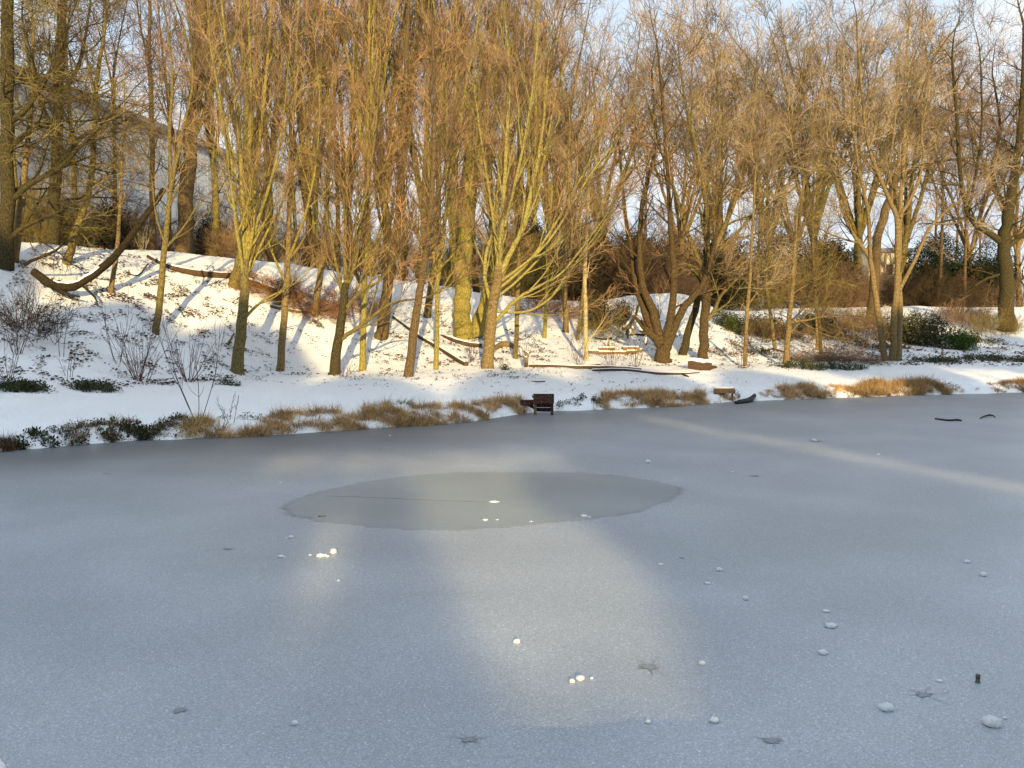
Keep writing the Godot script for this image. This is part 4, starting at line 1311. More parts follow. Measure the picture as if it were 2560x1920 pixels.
	tree("three_stemmed_tree", "tall tree of three smooth stems joined at the foot, sunlit from the front", 18.00, 42.77, [
		[0.00, 0.00, 0.00, 0.164, 0.03, 1.93, -0.04, 0.145, 0.13, 3.99, -0.08, 0.135, 0.10, 6.42, -0.13, 0.125, -0.34, 7.72, -0.16, 0.087, -0.78, 8.65, -0.18, 0.087, -1.47, 10.68, -0.23, 0.068, -1.82, 13.80, -0.29, 0.039],
		[-0.32, 0.08, 0.00, 0.164, -0.43, 1.35, -0.35, 0.145, -0.54, 3.07, -0.81, 0.135, -0.71, 5.01, -1.32, 0.116, -1.28, 5.99, -1.63, 0.087, -1.85, 7.48, -2.04, 0.077, -2.13, 10.82, -2.87, 0.058, -2.48, 14.55, -3.76, 0.039],
		[0.27, -0.04, 0.00, 0.154, 0.59, 2.11, -0.70, 0.135, 0.83, 5.03, -1.61, 0.125, 1.14, 7.42, -2.34, 0.106, 1.61, 10.50, -3.24, 0.087, 1.97, 14.08, -4.24, 0.058, 2.43, 17.11, -5.06, 0.039],
		[0.25, 3.39, -0.08, 0.096, 1.02, 4.93, -0.15, 0.087, 1.56, 6.20, -0.20, 0.077, 2.46, 7.18, -0.25, 0.058, 2.96, 7.55, -0.28, 0.039],
		[0.21, 6.80, -0.16, 0.087, 0.99, 8.21, -0.34, 0.077, 1.38, 9.63, -0.50, 0.058, 1.30, 10.76, -0.63, 0.048, 1.67, 12.85, -0.86, 0.029],
		[-1.13, 4.84, -0.13, 0.096, -1.51, 6.72, 0.49, 0.087, -2.22, 8.63, 1.14, 0.068, -2.93, 10.78, 1.91, 0.048],
		[-0.57, 8.10, -0.18, 0.058, -0.08, 10.72, -0.43, 0.048, 0.13, 14.11, -0.75, 0.029]], {keep=0.78, bark="tan", twig="beige", f0=0.5, f1=0.45, dens=1.2, len=2.6, ang=42, up=0.3, wig=0.2, sub=5, sp=1, size=1.0, spray=3})
	tree("leaning_tree", "thick brown trunk leaning behind the three-stemmed tree", 21.79, 55.00, [
		[0.00, 0.00, 0.00, 0.298, 0.12, 3.80, 0.02, 0.273, 0.39, 5.95, 0.04, 0.248, 0.89, 7.61, 0.05, 0.223, 1.27, 9.03, 0.06, 0.198, 2.16, 12.31, 0.08, 0.136, 3.11, 15.56, 0.10, 0.074],
		[1.20, 8.79, 0.08, 0.112, 2.40, 9.42, 0.55, 0.099, 3.81, 9.68, 1.06, 0.074, 5.00, 9.72, 1.49, 0.037]], {keep=0.7, bark="brown", twig="beige", f0=0.5, f1=0.25, dens=1.0, len=3.0, ang=52, up=0.05, wig=0.24, sub=5, sp=1, size=1.05, spray=4})
	tree("old_oak", "massive dark oak with shaggy base and crooked spreading limbs by the slope", 29.40, 53.87, [
		[0.00, 0.00, 0.00, 0.462, -0.05, 2.51, -0.01, 0.413, -0.32, 5.33, -0.03, 0.365, -0.13, 7.20, -0.04, 0.304, 0.18, 9.98, -0.05, 0.219, 0.42, 13.44, -0.07, 0.158, 0.34, 17.77, -0.09, 0.085],
		[-0.38, 5.21, -0.04, 0.219, -1.75, 5.99, 0.35, 0.182, -2.90, 6.88, 0.71, 0.146, -3.81, 9.28, 1.42, 0.122, -4.43, 11.82, 2.17, 0.097, -5.32, 15.04, 3.17, 0.061],
		[-0.09, 5.05, -0.04, 0.170, 1.59, 6.32, -0.59, 0.134, 3.37, 8.54, -1.34, 0.085],
		[-0.17, 3.45, -0.03, 0.097, -1.22, 3.21, 0.01, 0.073, -2.17, 2.62, 0.04, 0.049],
		[-0.04, 6.97, -0.05, 0.122, -0.73, 9.43, -0.94, 0.109, 0.10, 12.19, -1.81, 0.085, 0.07, 15.79, -2.93, 0.049],
		[-0.04, 2.51, -0.03, 0.109, 1.13, 3.23, -0.40, 0.085, 2.84, 3.01, -0.85, 0.049],
		[0.01, 8.59, -0.05, 0.146, 1.23, 10.96, -0.32, 0.109, 1.77, 14.74, -0.71, 0.073],
		[-2.54, 6.92, -0.05, 0.097, -2.37, 9.22, 0.40, 0.085, -2.42, 12.07, 0.96, 0.061, -3.02, 15.47, 1.65, 0.036]], {keep=0.7, bark="dark", twig="brown", f0=0.3, f1=0.25, dens=1.3, len=3.0, ang=52, up=0.05, wig=0.24, sub=5, sp=1, size=1.05, spray=4})


func far_trees() -> void:
	var protos: Array = []
	var o: Dictionary
	var s: Array
	rng.seed = 70
	s = leaders(15.0, 0.2, 0.22, 6, 0.16, 0.03)
	var kind_0 := tree("upright_tree", "upright twiggy bare tree close behind the bank beyond the view edge", -28.57, 38.00, s, {keep=0.55, bark="olive", twig="orange", f0=0.5, f1=0.15, dens=0.62, len=2.6, ang=32, up=0.4, wig=0.12, sub=5, sp=1, size=1.15, spray=1}, "bare trees crowding the crest above the snowy bank")
	rng.seed = 75
	s = leaders(14.0, 0.12, 0.7, 2, 0.08, 0.04)
	var kind_5 := tree("slender_tree", "slim drooping bare tree in the wood behind the bank beyond the view edge", -25.86, 37.00, s, {keep=0.8, bark="olive", twig="olive", f0=0.2, f1=0.2, dens=1.2, len=2.0, ang=50, up=0.15, wig=0.18, sub=5, sp=1, size=1.1, spray=3}, "bare trees crowding the crest above the snowy bank")
	rng.seed = 72
	s = leaders(15.0, 0.12, 0.6, 2, 0.09, 0.02)
	var kind_2 := tree("slender_tree", "slender brown bare tree in the wood behind the crest beyond the view edge", -26.66, 41.00, s, {keep=0.8, bark="brown", twig="brown", f0=0.35, f1=0.15, dens=0.75, len=2.2, ang=38, up=0.25, wig=0.15, sub=4, sp=1, size=1.1, spray=3}, "bare trees crowding the crest above the snowy bank")
	rng.seed = 71
	s = leaders(15.0, 0.17, 0.3, 5, 0.13, 0.04)
	var kind_1 := tree("upright_tree", "narrow ascending bare tree in the wood behind the crest beyond the view edge", -23.63, 39.00, s, {keep=0.5, bark="green", twig="rust", f0=0.4, f1=0.1, dens=0.62, len=2.6, ang=26, up=0.5, wig=0.1, sub=5, sp=1, size=1.15, spray=0}, "bare trees crowding the crest above the snowy bank")
	dup(kind_5, on_ground(-21.58, 40.00, 0.1), 1.49, 1.00, "slim drooping bare tree in the wood behind the old tree at the view edge", "bare trees crowding the crest above the snowy bank")
	dup(kind_5, on_ground(-20.35, 43.00, 0.1), 2.32, 0.94, "slim drooping bare tree in the wood behind the leaning crest tree", "bare trees crowding the crest above the snowy bank")
	dup(kind_2, on_ground(-19.94, 46.00, 0.1), 3.93, 0.96, "slender brown bare tree in the wood behind the leaning crest tree", "bare trees crowding the crest above the snowy bank")
	dup(kind_5, on_ground(-18.42, 49.00, 0.1), 0.08, 0.89, "slim drooping bare tree in the wood behind the tall poplar", "bare trees crowding the crest above the snowy bank")
	dup(kind_1, on_ground(-15.71, 48.00, 0.1), 1.63, 1.10, "narrow ascending bare tree in the wood behind the first path tree", "bare trees crowding the crest above the snowy bank")
	dup(kind_2, on_ground(-16.90, 52.00, 0.1), 6.25, 1.06, "slender brown bare tree in the wood behind the first path tree", "bare trees crowding the crest above the snowy bank")
	dup(kind_0, on_ground(-14.15, 50.00, 0.1), 5.25, 1.13, "upright twiggy bare tree in the wood behind the first path tree", "bare trees crowding the crest above the snowy bank")
	dup(kind_2, on_ground(-12.68, 47.00, 0.1), 4.01, 0.97, "slender brown bare tree in the wood behind the second path tree", "bare trees crowding the crest above the snowy bank")
	dup(kind_1, on_ground(-13.83, 53.00, 0.1), 3.99, 1.18, "narrow ascending bare tree in the wood behind the second path tree", "bare trees crowding the crest above the snowy bank")
	dup(kind_5, on_ground(-11.59, 49.00, 0.1), 3.29, 0.88, "slim drooping bare tree in the wood behind the second path tree", "bare trees crowding the crest above the snowy bank")
	dup(kind_0, on_ground(-11.61, 52.00, 0.1), 4.22, 1.15, "upright twiggy bare tree in the wood behind the crooked trunk", "bare trees crowding the crest above the snowy bank")
	dup(kind_1, on_ground(-10.61, 50.00, 0.1), 4.76, 1.01, "narrow ascending bare tree close behind the crooked trunk", "bare trees crowding the crest above the snowy bank")
	dup(kind_2, on_ground(-9.32, 49.00, 0.1), 1.89, 1.02, "slender brown bare tree in the wood behind the dark forked tree", "bare trees crowding the crest above the snowy bank")
	dup(kind_0, on_ground(-9.55, 54.00, 0.1), 5.44, 1.20, "upright twiggy bare tree close behind the dark forked tree", "bare trees crowding the crest above the snowy bank")
	dup(kind_1, on_ground(-7.74, 50.00, 0.1), 4.51, 1.25, "nearer narrow ascending bare tree in the wood behind the ivy-footed trunk", "bare trees crowding the crest above the snowy bank")
	dup(kind_0, on_ground(-7.13, 52.00, 0.1), 4.48, 1.32, "upright twiggy bare tree in the wood behind the ivy-footed trunk", "bare trees massed behind the old pollard")
	dup(kind_1, on_ground(-6.45, 54.00, 0.1), 2.48, 1.24, "farther narrow ascending bare tree in the wood behind the ivy-footed trunk", "bare trees massed behind the old pollard")
	dup(kind_0, on_ground(-5.17, 52.00, 0.1), 2.79, 1.18, "upright twiggy bare tree close behind the leaning grey trunk", "bare trees massed behind the old pollard")
	dup(kind_2, on_ground(-4.38, 55.00, 0.1), 5.52, 1.15, "slender brown bare tree in the wood behind the leaning grey trunk", "bare trees massed behind the old pollard")
	dup(kind_1, on_ground(-3.63, 53.00, 0.1), 0.85, 1.23, "nearer narrow ascending bare tree in the wood behind the pollard", "bare trees massed behind the old pollard")
	dup(kind_0, on_ground(-3.28, 57.00, 0.1), 6.06, 1.26, "upright twiggy bare tree in the wood behind the pollard", "bare trees massed behind the old pollard")
	dup(kind_1, on_ground(-2.23, 56.00, 0.1), 3.94, 1.18, "farther narrow ascending bare tree in the wood behind the pollard", "bare trees massed behind the old pollard")
	dup(kind_0, on_ground(-1.30, 59.00, 0.1), 3.19, 1.32, "nearer upright twiggy bare tree in the wood behind the fan-crowned tree", "bare trees massed behind the old pollard")
	dup(kind_2, on_ground(-0.38, 57.00, 0.1), 2.20, 1.14, "slender brown bare tree in the wood behind the fan-crowned tree", "bare trees massed behind the old pollard")
	dup(kind_0, on_ground(0.53, 60.00, 0.1), 3.67, 1.25, "farther upright twiggy bare tree in the wood behind the fan-crowned tree", "bare trees massed behind the old pollard")
	dup(kind_1, on_ground(1.54, 58.00, 0.1), 4.28, 1.18, "narrow ascending bare tree in the wood behind the lone thin slope stem", "bare trees massed behind the old pollard")
	dup(kind_0, on_ground(2.88, 62.00, 0.1), 5.38, 1.19, "upright twiggy bare tree far back behind the lone thin slope stem", "bare trees massed behind the old pollard")
	rng.seed = 73
	s = leaders(13.0, 0.22, 0.28, 7, 0.27, 0.02)
	var kind_3 := tree("spreading_tree", "broad spreading bare tree close behind the reddish trunk", 3.98, 62.00, s, {keep=0.68, bark="olive", twig="beige", f0=0.55, f1=0.25, dens=0.95, len=3.0, ang=42, up=0.25, wig=0.2, sub=5, sp=1, size=1.2, spray=3}, "bare trees in the wood beyond the willow")
	dup(kind_3, on_ground(6.03, 62.00, 0.1), 4.22, 1.26, "broad spreading bare tree far back behind the pale stub-sided stem", "bare trees in the wood beyond the willow")
	dup(kind_2, on_ground(8.47, 58.00, 0.1), 5.40, 0.91, "slender brown bare tree in the wood behind the outer willow stems", "bare trees in the wood beyond the willow")
	rng.seed = 74
	s = leaders(16.0, 0.2, 0.25, 6, 0.3, 0.03)
	var kind_4 := tree("spreading_tree", "wide pinkish-brown bare tree in the wood behind the willow base", 11.15, 60.00, s, {keep=0.68, bark="tan", twig="brown", f0=0.5, f1=0.25, dens=0.9, len=3.0, ang=44, up=0.2, wig=0.2, sub=5, sp=1, size=1.2, spray=4}, "bare trees in the wood beyond the willow")
	dup(kind_3, on_ground(15.64, 68.00, 0.1), 5.68, 1.32, "broad spreading bare tree far back behind the low-forked maple", "bare trees in the wood beyond the willow")
	dup(kind_2, on_ground(16.19, 60.00, 0.1), 4.48, 0.84, "slender brown bare tree in the wood behind the pale shoot-footed stem", "bare trees in the wood beyond the willow")
	dup(kind_3, on_ground(19.25, 68.00, 0.1), 5.22, 1.32, "broad spreading bare tree close behind the tilted thin stem", "bare trees in the wood beyond the willow")
	dup(kind_4, on_ground(20.29, 66.00, 0.1), 1.79, 1.08, "wide pinkish-brown bare tree close behind the short drooping tree", "bare trees in the wood beyond the willow")
	dup(kind_3, on_ground(22.56, 68.00, 0.1), 5.36, 1.45, "broad spreading bare tree far back behind the paired thin stems", "tall bare trees behind the three-stemmed tree")
	dup(kind_3, on_ground(26.63, 70.00, 0.1), 0.56, 1.51, "broad spreading bare tree far back behind the outer of the three stems", "tall bare trees behind the three-stemmed tree")
	dup(kind_3, on_ground(30.89, 72.00, 0.1), 2.58, 1.41, "broad spreading bare tree close behind the middle of the three stems", "tall bare trees behind the three-stemmed tree")
	dup(kind_2, on_ground(32.97, 70.00, 0.1), 1.85, 1.10, "nearer slender brown bare tree far back behind the side limb of the three-stemmed tree", "tall bare trees behind the three-stemmed tree")
	dup(kind_2, on_ground(33.83, 68.00, 0.1), 5.48, 1.02, "slender brown bare tree close behind the brick house", "tall bare trees behind the three-stemmed tree")
	dup(kind_4, on_ground(37.31, 74.00, 0.1), 3.86, 1.13, "wide pinkish-brown bare tree far back behind the brick house", "tall bare trees behind the three-stemmed tree")
	dup(kind_4, on_ground(39.01, 70.00, 0.1), 4.51, 1.17, "wide pinkish-brown bare tree far back behind the old oak", "tall bare trees behind the three-stemmed tree")
	dup(kind_2, on_ground(44.12, 95.00, 0.1), 5.53, 1.26, "farther slender brown bare tree far back behind the side limb of the three-stemmed tree", "tall bare trees behind the three-stemmed tree")
	dup(kind_2, on_ground(48.65, 100.00, 0.1), 3.17, 1.33, "farther slender brown bare tree far back behind the brick house", "tall bare trees behind the three-stemmed tree")
	dup(kind_2, on_ground(50.28, 98.00, 0.1), 1.94, 1.15, "nearer slender brown bare tree far back behind the brick house", "tall bare trees behind the three-stemmed tree")


func trees_behind_camera() -> void:
	openings = [
		PackedVector2Array([Vector2(0.5, 1.36), Vector2(1.2, 1.28), Vector2(2.05, 1.4), Vector2(2.65, 2.0), Vector2(2.85, 2.7), Vector2(2.55, 3.2), Vector2(2.0, 3.4), Vector2(1.85, 4.05), Vector2(-0.5, 4.05), Vector2(-0.25, 3.1), Vector2(-0.12, 2.6), Vector2(0.15, 2.1)]),
		PackedVector2Array([Vector2(-1.6, 1.9), Vector2(-0.75, 1.9), Vector2(-0.85, 3.4), Vector2(-1.75, 3.4)]),
		PackedVector2Array([Vector2(-3.4, 3.85), Vector2(3.2, 3.95), Vector2(3.0, 4.85), Vector2(-3.4, 4.75)]),
		PackedVector2Array([Vector2(11.4, 3.6), Vector2(10.9, 2.9), Vector2(6.0, 6.0), Vector2(6.4, 6.8)]),
		PackedVector2Array([Vector2(15.0, 7.6), Vector2(19.0, 7.9), Vector2(18.5, 9.3), Vector2(15.5, 9.0)]),
		PackedVector2Array([Vector2(22.0, 8.6), Vector2(26.0, 8.4), Vector2(25.5, 10.0), Vector2(22.5, 10.2)])]
	# the ivy-clad wood on the near side, whose shade lies over the pond
	rng.seed = 8
	var spots: Array = []
	for i in 26:
		var x := -62.0 + i * 5.0 + rr(-0.8, 0.8)
		var top := 19.0 + rr(-0.7, 0.7)
		if x < -1.5:
			top += minf(5.0, (-1.5 - x) * 0.48)
		if x > 19.0:
			top += minf(5.0, (x - 19.0) * 0.35)
		spots.append([x, 45.0 + rr(-2.5, 3.5), top])
	for s in spots:
		var root := thing("ivy_clad_tree", "ivy-clad tree on the near bank, shading the pond", "tree", Vector3(s[0], 1.0, s[1]), "ivy-clad trees on the near bank")
		var g := Geo.new()
		g.tube(PackedVector3Array([Vector3.ZERO, Vector3(0.2, 5, 0), Vector3(0, s[2], 0)]), PackedFloat32Array([0.32, 0.24, 0.06]), 8)
		part("trunk", g.mesh(M.brown), root)
		var where: Array = []
		var tints: Array = []
		for i in 8000:
			var y: float = s[2] * rng.randf()
			var w: float = 3.4 * sqrt(maxf(0.05, 1.0 - pow(y / s[2], 9.0)))
			var a := rr(0, TAU)
			var q := Vector3(cos(a), 0, sin(a)) * w * sqrt(rng.randf())
			q.y = y
			var p: Vector3 = q + root.position
			var back: float = p.z
			# openings in the canopy
			var lx := p.x - 0.1 * back
			var ly := p.y - 0.235 * back
			if open_sky(lx, ly):
				continue
			where.append(Transform3D(Basis.from_euler(rv(PI)).scaled(Vector3.ONE * rr(0.3, 0.58)), q))
			tints.append(mixed(Color(0.035, 0.06, 0.02), Color(0.06, 0.08, 0.03)))
		many("foliage", M.ivy_clump, where, tints, root)


# where the sun finds a way between the crowns (sideways and height, carried along its rays to the lens)
func open_sky(x: float, y: float) -> bool:
	for o in openings:
		if Geometry2D.is_point_in_polygon(Vector2(x, y), o):
			return true
	return false



func low_plants() -> void:
	grass_bed("dark wet tussock of grass at the edge of the view on the bank", -11.60, -11.20, 0.0, 0.5, 20, 0.68, Color(0.12, 0.07, 0.03), Color(0.08, 0.05, 0.02), "sedge", "grass", "grass")
	grass_bed("rust and straw grass clump with bare shoots standing at the ice edge", -8.05, -7.30, 0.0, 0.7, 39, 0.85, Color(0.62, 0.43, 0.22), Color(0.30, 0.24, 0.09), "sedge", "grass", "grass")
	grass_bed("low round straw tussock at the ice edge past the shoot clump", -7.15, -6.55, -0.05, 0.35, 28, 0.68, Color(0.62, 0.43, 0.22), Color(0.44, 0.29, 0.135), "sedge", "grass", "grass")
	grass_bed("long bed of dry straw-coloured sedge between round tussock and platform, nearer half", -6.45, -3.05, 0.0, 1.2, 195, 0.72, Color(0.62, 0.43, 0.22), Color(0.44, 0.29, 0.135), "sedge", "grass", "grass")
	grass_bed("long bed of dry sedge with green blades, ending at the timber platform", -3.20, 0.40, 0.0, 1.25, 195, 0.72, Color(0.62, 0.43, 0.22), Color(0.44, 0.29, 0.135), "sedge", "grass", "grass")
	grass_bed("broad dry sedge bed between the timber platform and the low timber edging", 2.85, 6.65, 0.0, 1.1, 221, 0.72, Color(0.62, 0.43, 0.22), Color(0.44, 0.29, 0.135), "sedge", "grass", "grass")
	grass_bed("small tawny grass tuft beside the dark wet log", 7.25, 8.05, 0.0, 0.5, 13, 0.59, Color(0.62, 0.43, 0.22), Color(0.44, 0.29, 0.135), "sedge", "grass", "grass")
	grass_bed("small scattered grass tufts past the dark wet log", 8.70, 9.80, 0.0, 0.5, 15, 0.51, Color(0.62, 0.43, 0.22), Color(0.44, 0.29, 0.135), "sedge", "grass", "grass")
	grass_bed("dense tall tawny sedge clump before the short drooping tree", 9.80, 11.55, 0.0, 0.9, 97, 0.81, Color(0.62, 0.43, 0.22), Color(0.44, 0.29, 0.135), "sedge", "grass", "grass")
	grass_bed("low sparse grass between two tall sedge clumps", 11.55, 12.55, 0.1, 0.9, 36, 0.59, Color(0.62, 0.43, 0.22), Color(0.44, 0.29, 0.135), "sedge", "grass", "grass")
	grass_bed("largest tall tawny sedge clump in front of the three-stemmed tree", 12.30, 16.75, 0.0, 0.95, 247, 0.85, Color(0.48, 0.32, 0.16), Color(0.34, 0.22, 0.10), "sedge", "grass", "grass")
	grass_bed("small withered tufts on the bare snowy edge below the evergreen bush", 16.95, 18.20, 0.1, 0.6, 11, 0.42, Color(0.62, 0.43, 0.22), Color(0.44, 0.29, 0.135), "sedge", "grass", "grass")
	grass_bed("tawny grass at the far end of the shore", 18.80, 21.55, 0.0, 1.0, 78, 0.77, Color(0.3, 0.17, 0.07), Color(0.2, 0.12, 0.05), "sedge", "grass", "grass")
	grass_bed("sparse green grass blades poking out behind the long sedge bed", -4.00, -2.75, 1.2, 1.7, 26, 0.6, Color(0.14, 0.16, 0.04), Color(0.10, 0.11, 0.03), "reed", "grass", "grass")
	grass_bed("thin upright reed stalks at the ice edge of the sedge bed", -6.35, 0.25, -0.25, 0.1, 40, 0.5, Color(0.62, 0.43, 0.22), Color(0.44, 0.29, 0.135), "reed", "grass", "grass")
	grass_bed("thin upright reed stalks before the broad sedge bed", 2.55, 7.25, -0.2, 0.1, 26, 0.5, Color(0.62, 0.43, 0.22), Color(0.44, 0.29, 0.135), "reed", "grass", "grass")
	grass_bed("dark green bramble mound at the ice edge near the dark tussock", -11.15, -10.55, 0.1, 0.7, 96, 0.8, Color(0.035, 0.055, 0.015), Color(0.07, 0.065, 0.025), "small_clump", "bramble", "bramble")
	grass_bed("dark bramble and withered stems on the bank, first patch from the dark tussock", -10.60, -9.85, 0.0, 0.9, 96, 0.7, Color(0.035, 0.055, 0.015), Color(0.07, 0.065, 0.025), "small_clump", "bramble", "bramble")
	grass_bed("dark bramble patch overhanging the ice before the shoot clump", -9.85, -8.90, 0.0, 0.8, 152, 0.8, Color(0.035, 0.055, 0.015), Color(0.07, 0.065, 0.025), "small_clump", "bramble", "bramble")
	grass_bed("bramble mixed with withered grass beside the shoot clump", -9.00, -7.90, 0.0, 0.9, 144, 0.75, Color(0.035, 0.055, 0.015), Color(0.07, 0.065, 0.025), "small_clump", "bramble", "bramble")
	grass_bed("withered grass among the dark brambles near the view edge", -10.55, -7.95, 0.1, 1.0, 58, 0.59, Color(0.2, 0.13, 0.05), Color(0.12, 0.08, 0.03), "sedge", "grass", "grass")
	grass_bed("few dark leaves on the snow above the long sedge bed", -7.70, -6.45, 0.5, 1.4, 41, 0.5, Color(0.035, 0.055, 0.015), Color(0.07, 0.065, 0.025), "small_clump", "bramble", "bramble")
	grass_bed("ivy leaves trailing between the platform and the broad sedge bed", 1.40, 2.85, 0.15, 0.8, 112, 0.6, Color(0.035, 0.055, 0.015), Color(0.07, 0.065, 0.025), "small_clump", "bramble", "bramble")
	grass_bed("ivy leaves under the low timber edging", 7.15, 8.05, 0.2, 0.7, 41, 0.6, Color(0.035, 0.055, 0.015), Color(0.07, 0.065, 0.025), "small_clump", "bramble", "bramble")
	grass_bed("few dark leaves at the end of the largest sedge clump", 16.75, 17.30, 0.3, 0.7, 16, 0.5, Color(0.035, 0.055, 0.015), Color(0.07, 0.065, 0.025), "small_clump", "bramble", "bramble")
	bush("ivy_patch", "dark ivy patch at the foot of the bank at the edge of the view", "ivy", -13.91, 25.48, Vector3(0.85, 0.25, 0.59), 170, "small_clump", Color(0.035, 0.055, 0.015), Color(0.07, 0.065, 0.025), 0.8, 0)
	bush("ivy_patch", "dark ivy patch at the foot of the bank below the bare shrubs", "ivy", -12.28, 26.55, Vector3(0.76, 0.25, 0.53), 120, "small_clump", Color(0.035, 0.055, 0.015), Color(0.07, 0.065, 0.025), 0.75, 0)
	bush("ivy_patch", "small ivy and leaf patch at the foot of the first path tree", "ivy", -9.12, 29.15, Vector3(0.39, 0.25, 0.27), 40, "small_clump", Color(0.035, 0.055, 0.015), Color(0.07, 0.065, 0.025), 0.6, 0)
	bush("ivy_patch", "small ivy tuft at the foot of the fan-crowned tree", "ivy", -0.35, 35.59, Vector3(0.28, 0.25, 0.20), 24, "small_clump", Color(0.035, 0.055, 0.015), Color(0.07, 0.065, 0.025), 0.6, 0)
	bush("ivy_patch", "low green shrub leaves beyond the short drooping tree", "ivy", 12.74, 38.88, Vector3(1.63, 0.25, 1.14), 150, "small_clump", Color(0.035, 0.055, 0.015), Color(0.07, 0.065, 0.025), 0.9, 0)
	bush("ivy_patch", "sprawling bramble leaves at the foot of the three-stemmed tree", "ivy", 14.47, 38.90, Vector3(0.77, 0.25, 0.54), 60, "small_clump", Color(0.035, 0.055, 0.015), Color(0.07, 0.065, 0.025), 0.8, 0)
	bush("ivy_patch", "sprawling green bramble below the round evergreen bush", "ivy", 19.93, 42.07, Vector3(1.40, 0.25, 0.98), 130, "small_clump", Color(0.035, 0.055, 0.015), Color(0.07, 0.065, 0.025), 0.9, 0)
	bush("ivy_patch", "loose green bramble on the snow under the old oak", "ivy", 23.01, 43.68, Vector3(1.55, 0.25, 1.08), 120, "small_clump", Color(0.035, 0.055, 0.015), Color(0.07, 0.065, 0.025), 0.9, 0)
	bush("ivy_patch", "green bramble by the far end of the path", "ivy", 24.07, 42.47, Vector3(0.75, 0.25, 0.53), 60, "small_clump", Color(0.035, 0.055, 0.015), Color(0.07, 0.065, 0.025), 0.9, 0)
	bush("ivy_patch", "ivy leaves around the crooked trunk in the brushwood", "ivy", -8.44, 39.02, Vector3(0.35, 0.25, 0.24), 30, "small_clump", Color(0.035, 0.055, 0.015), Color(0.07, 0.065, 0.025), 0.5, 0)
	bush("ivy_patch", "low bramble on the far snow before the garden wall", "ivy", 17.82, 49.79, Vector3(1.65, 0.25, 1.16), 120, "small_clump", Color(0.035, 0.055, 0.015), Color(0.07, 0.065, 0.025), 0.9, 0)
	bush("ivy_patch", "sparse green ground cover between the tilted stems and the drooping tree", "ivy", 11.95, 43.57, Vector3(1.45, 0.25, 1.01), 90, "small_clump", Color(0.035, 0.055, 0.015), Color(0.07, 0.065, 0.025), 0.8, 0)
	bush("ivy_patch", "brown-green ground cover on the slope behind the three-stemmed tree", "ivy", 19.16, 47.11, Vector3(1.77, 0.25, 1.24), 140, "small_clump", Color(0.08, 0.07, 0.025), Color(0.10, 0.075, 0.035), 0.9, 0)
	bush("ivy_patch", "brown-green growth on the far slope before the oak", "ivy", 25.88, 50.49, Vector3(1.90, 0.25, 1.33), 130, "small_clump", Color(0.08, 0.07, 0.025), Color(0.10, 0.075, 0.035), 0.9, 0)
	bush("ivy_patch", "dead brown growth on the snow between willow and cut log", "ivy", 9.66, 41.98, Vector3(1.02, 0.2, 0.71), 60, "small_clump", Color(0.10, 0.06, 0.03), Color(0.08, 0.05, 0.03), 0.7, 0)
	bush("evergreen_bush", "round bright green evergreen bush on the snow below the old oak slope", "bush", 23.58, 47.61, Vector3(0.80, 1.1, 0.56), 170, "clump", Color(0.05, 0.10, 0.015), Color(0.08, 0.13, 0.02), 0.6)
	bush("evergreen_bush", "larger brown-green bush beside the round bright green one", "bush", 22.09, 48.52, Vector3(1.39, 1.8, 0.98), 240, "clump", Color(0.05, 0.065, 0.02), Color(0.10, 0.08, 0.03), 0.75)
	bush("evergreen_bush", "dull green bush close behind the three-stemmed tree", "bush", 20.93, 49.60, Vector3(0.99, 1.5, 0.69), 150, "clump", Color(0.04, 0.055, 0.02), Color(0.07, 0.06, 0.03), 0.7)
	bush("evergreen_bush", "sunlit green bush on the snow beyond the cut log", "bush", 11.49, 47.50, Vector3(0.95, 1.0, 0.66), 150, "clump", Color(0.07, 0.10, 0.02), Color(0.10, 0.11, 0.03), 0.6)
	bush("evergreen_bush", "long dark bush behind the thin tilted stems past the cut log", "bush", 14.12, 49.17, Vector3(1.63, 1.0, 1.14), 240, "clump", Color(0.03, 0.045, 0.015), Color(0.06, 0.05, 0.02), 0.7)
	bush("evergreen_bush", "dark green rhododendron clump below the garden wall", "bush", 17.12, 50.99, Vector3(1.35, 1.0, 0.95), 170, "clump", Color(0.03, 0.05, 0.015), Color(0.05, 0.06, 0.02), 0.75)
	bush("evergreen_bush", "dark green bush near the posts left of the willow", "bush", 5.78, 47.66, Vector3(0.65, 1.2, 0.46), 110, "clump", Color(0.03, 0.055, 0.02), Color(0.05, 0.07, 0.025), 0.6)
	bush("evergreen_bush", "shaggy olive bush at the top of the smooth snow slope", "bush", 4.36, 47.05, Vector3(0.73, 2.2, 0.51), 190, "clump", Color(0.06, 0.06, 0.02), Color(0.11, 0.08, 0.03), 0.7)
	bush("yew_tree", "broad black-green evergreen far behind the three-stemmed tree", "tree", 33.44, 72.00, Vector3(2.87, 5.8, 2.01), 900, "clump", Color(0.012, 0.022, 0.010), Color(0.022, 0.034, 0.014), 1.0)
	bush("yew_tree", "black-green evergreen behind the brick house garden, near the oak", "tree", 36.84, 70.00, Vector3(2.01, 5.0, 1.41), 560, "clump", Color(0.012, 0.022, 0.010), Color(0.02, 0.03, 0.013), 1.0)
	bush("yew_tree", "dark olive evergreen mass far behind the short drooping tree", "tree", 21.05, 70.00, Vector3(3.25, 6.0, 2.28), 800, "clump", Color(0.025, 0.028, 0.010), Color(0.05, 0.045, 0.018), 1.0)
	bush("yew_tree", "dark olive evergreen mass on the ridge beyond the willow", "tree", 14.26, 62.00, Vector3(2.61, 5.4, 1.82), 640, "clump", Color(0.025, 0.028, 0.010), Color(0.05, 0.045, 0.018), 1.0)
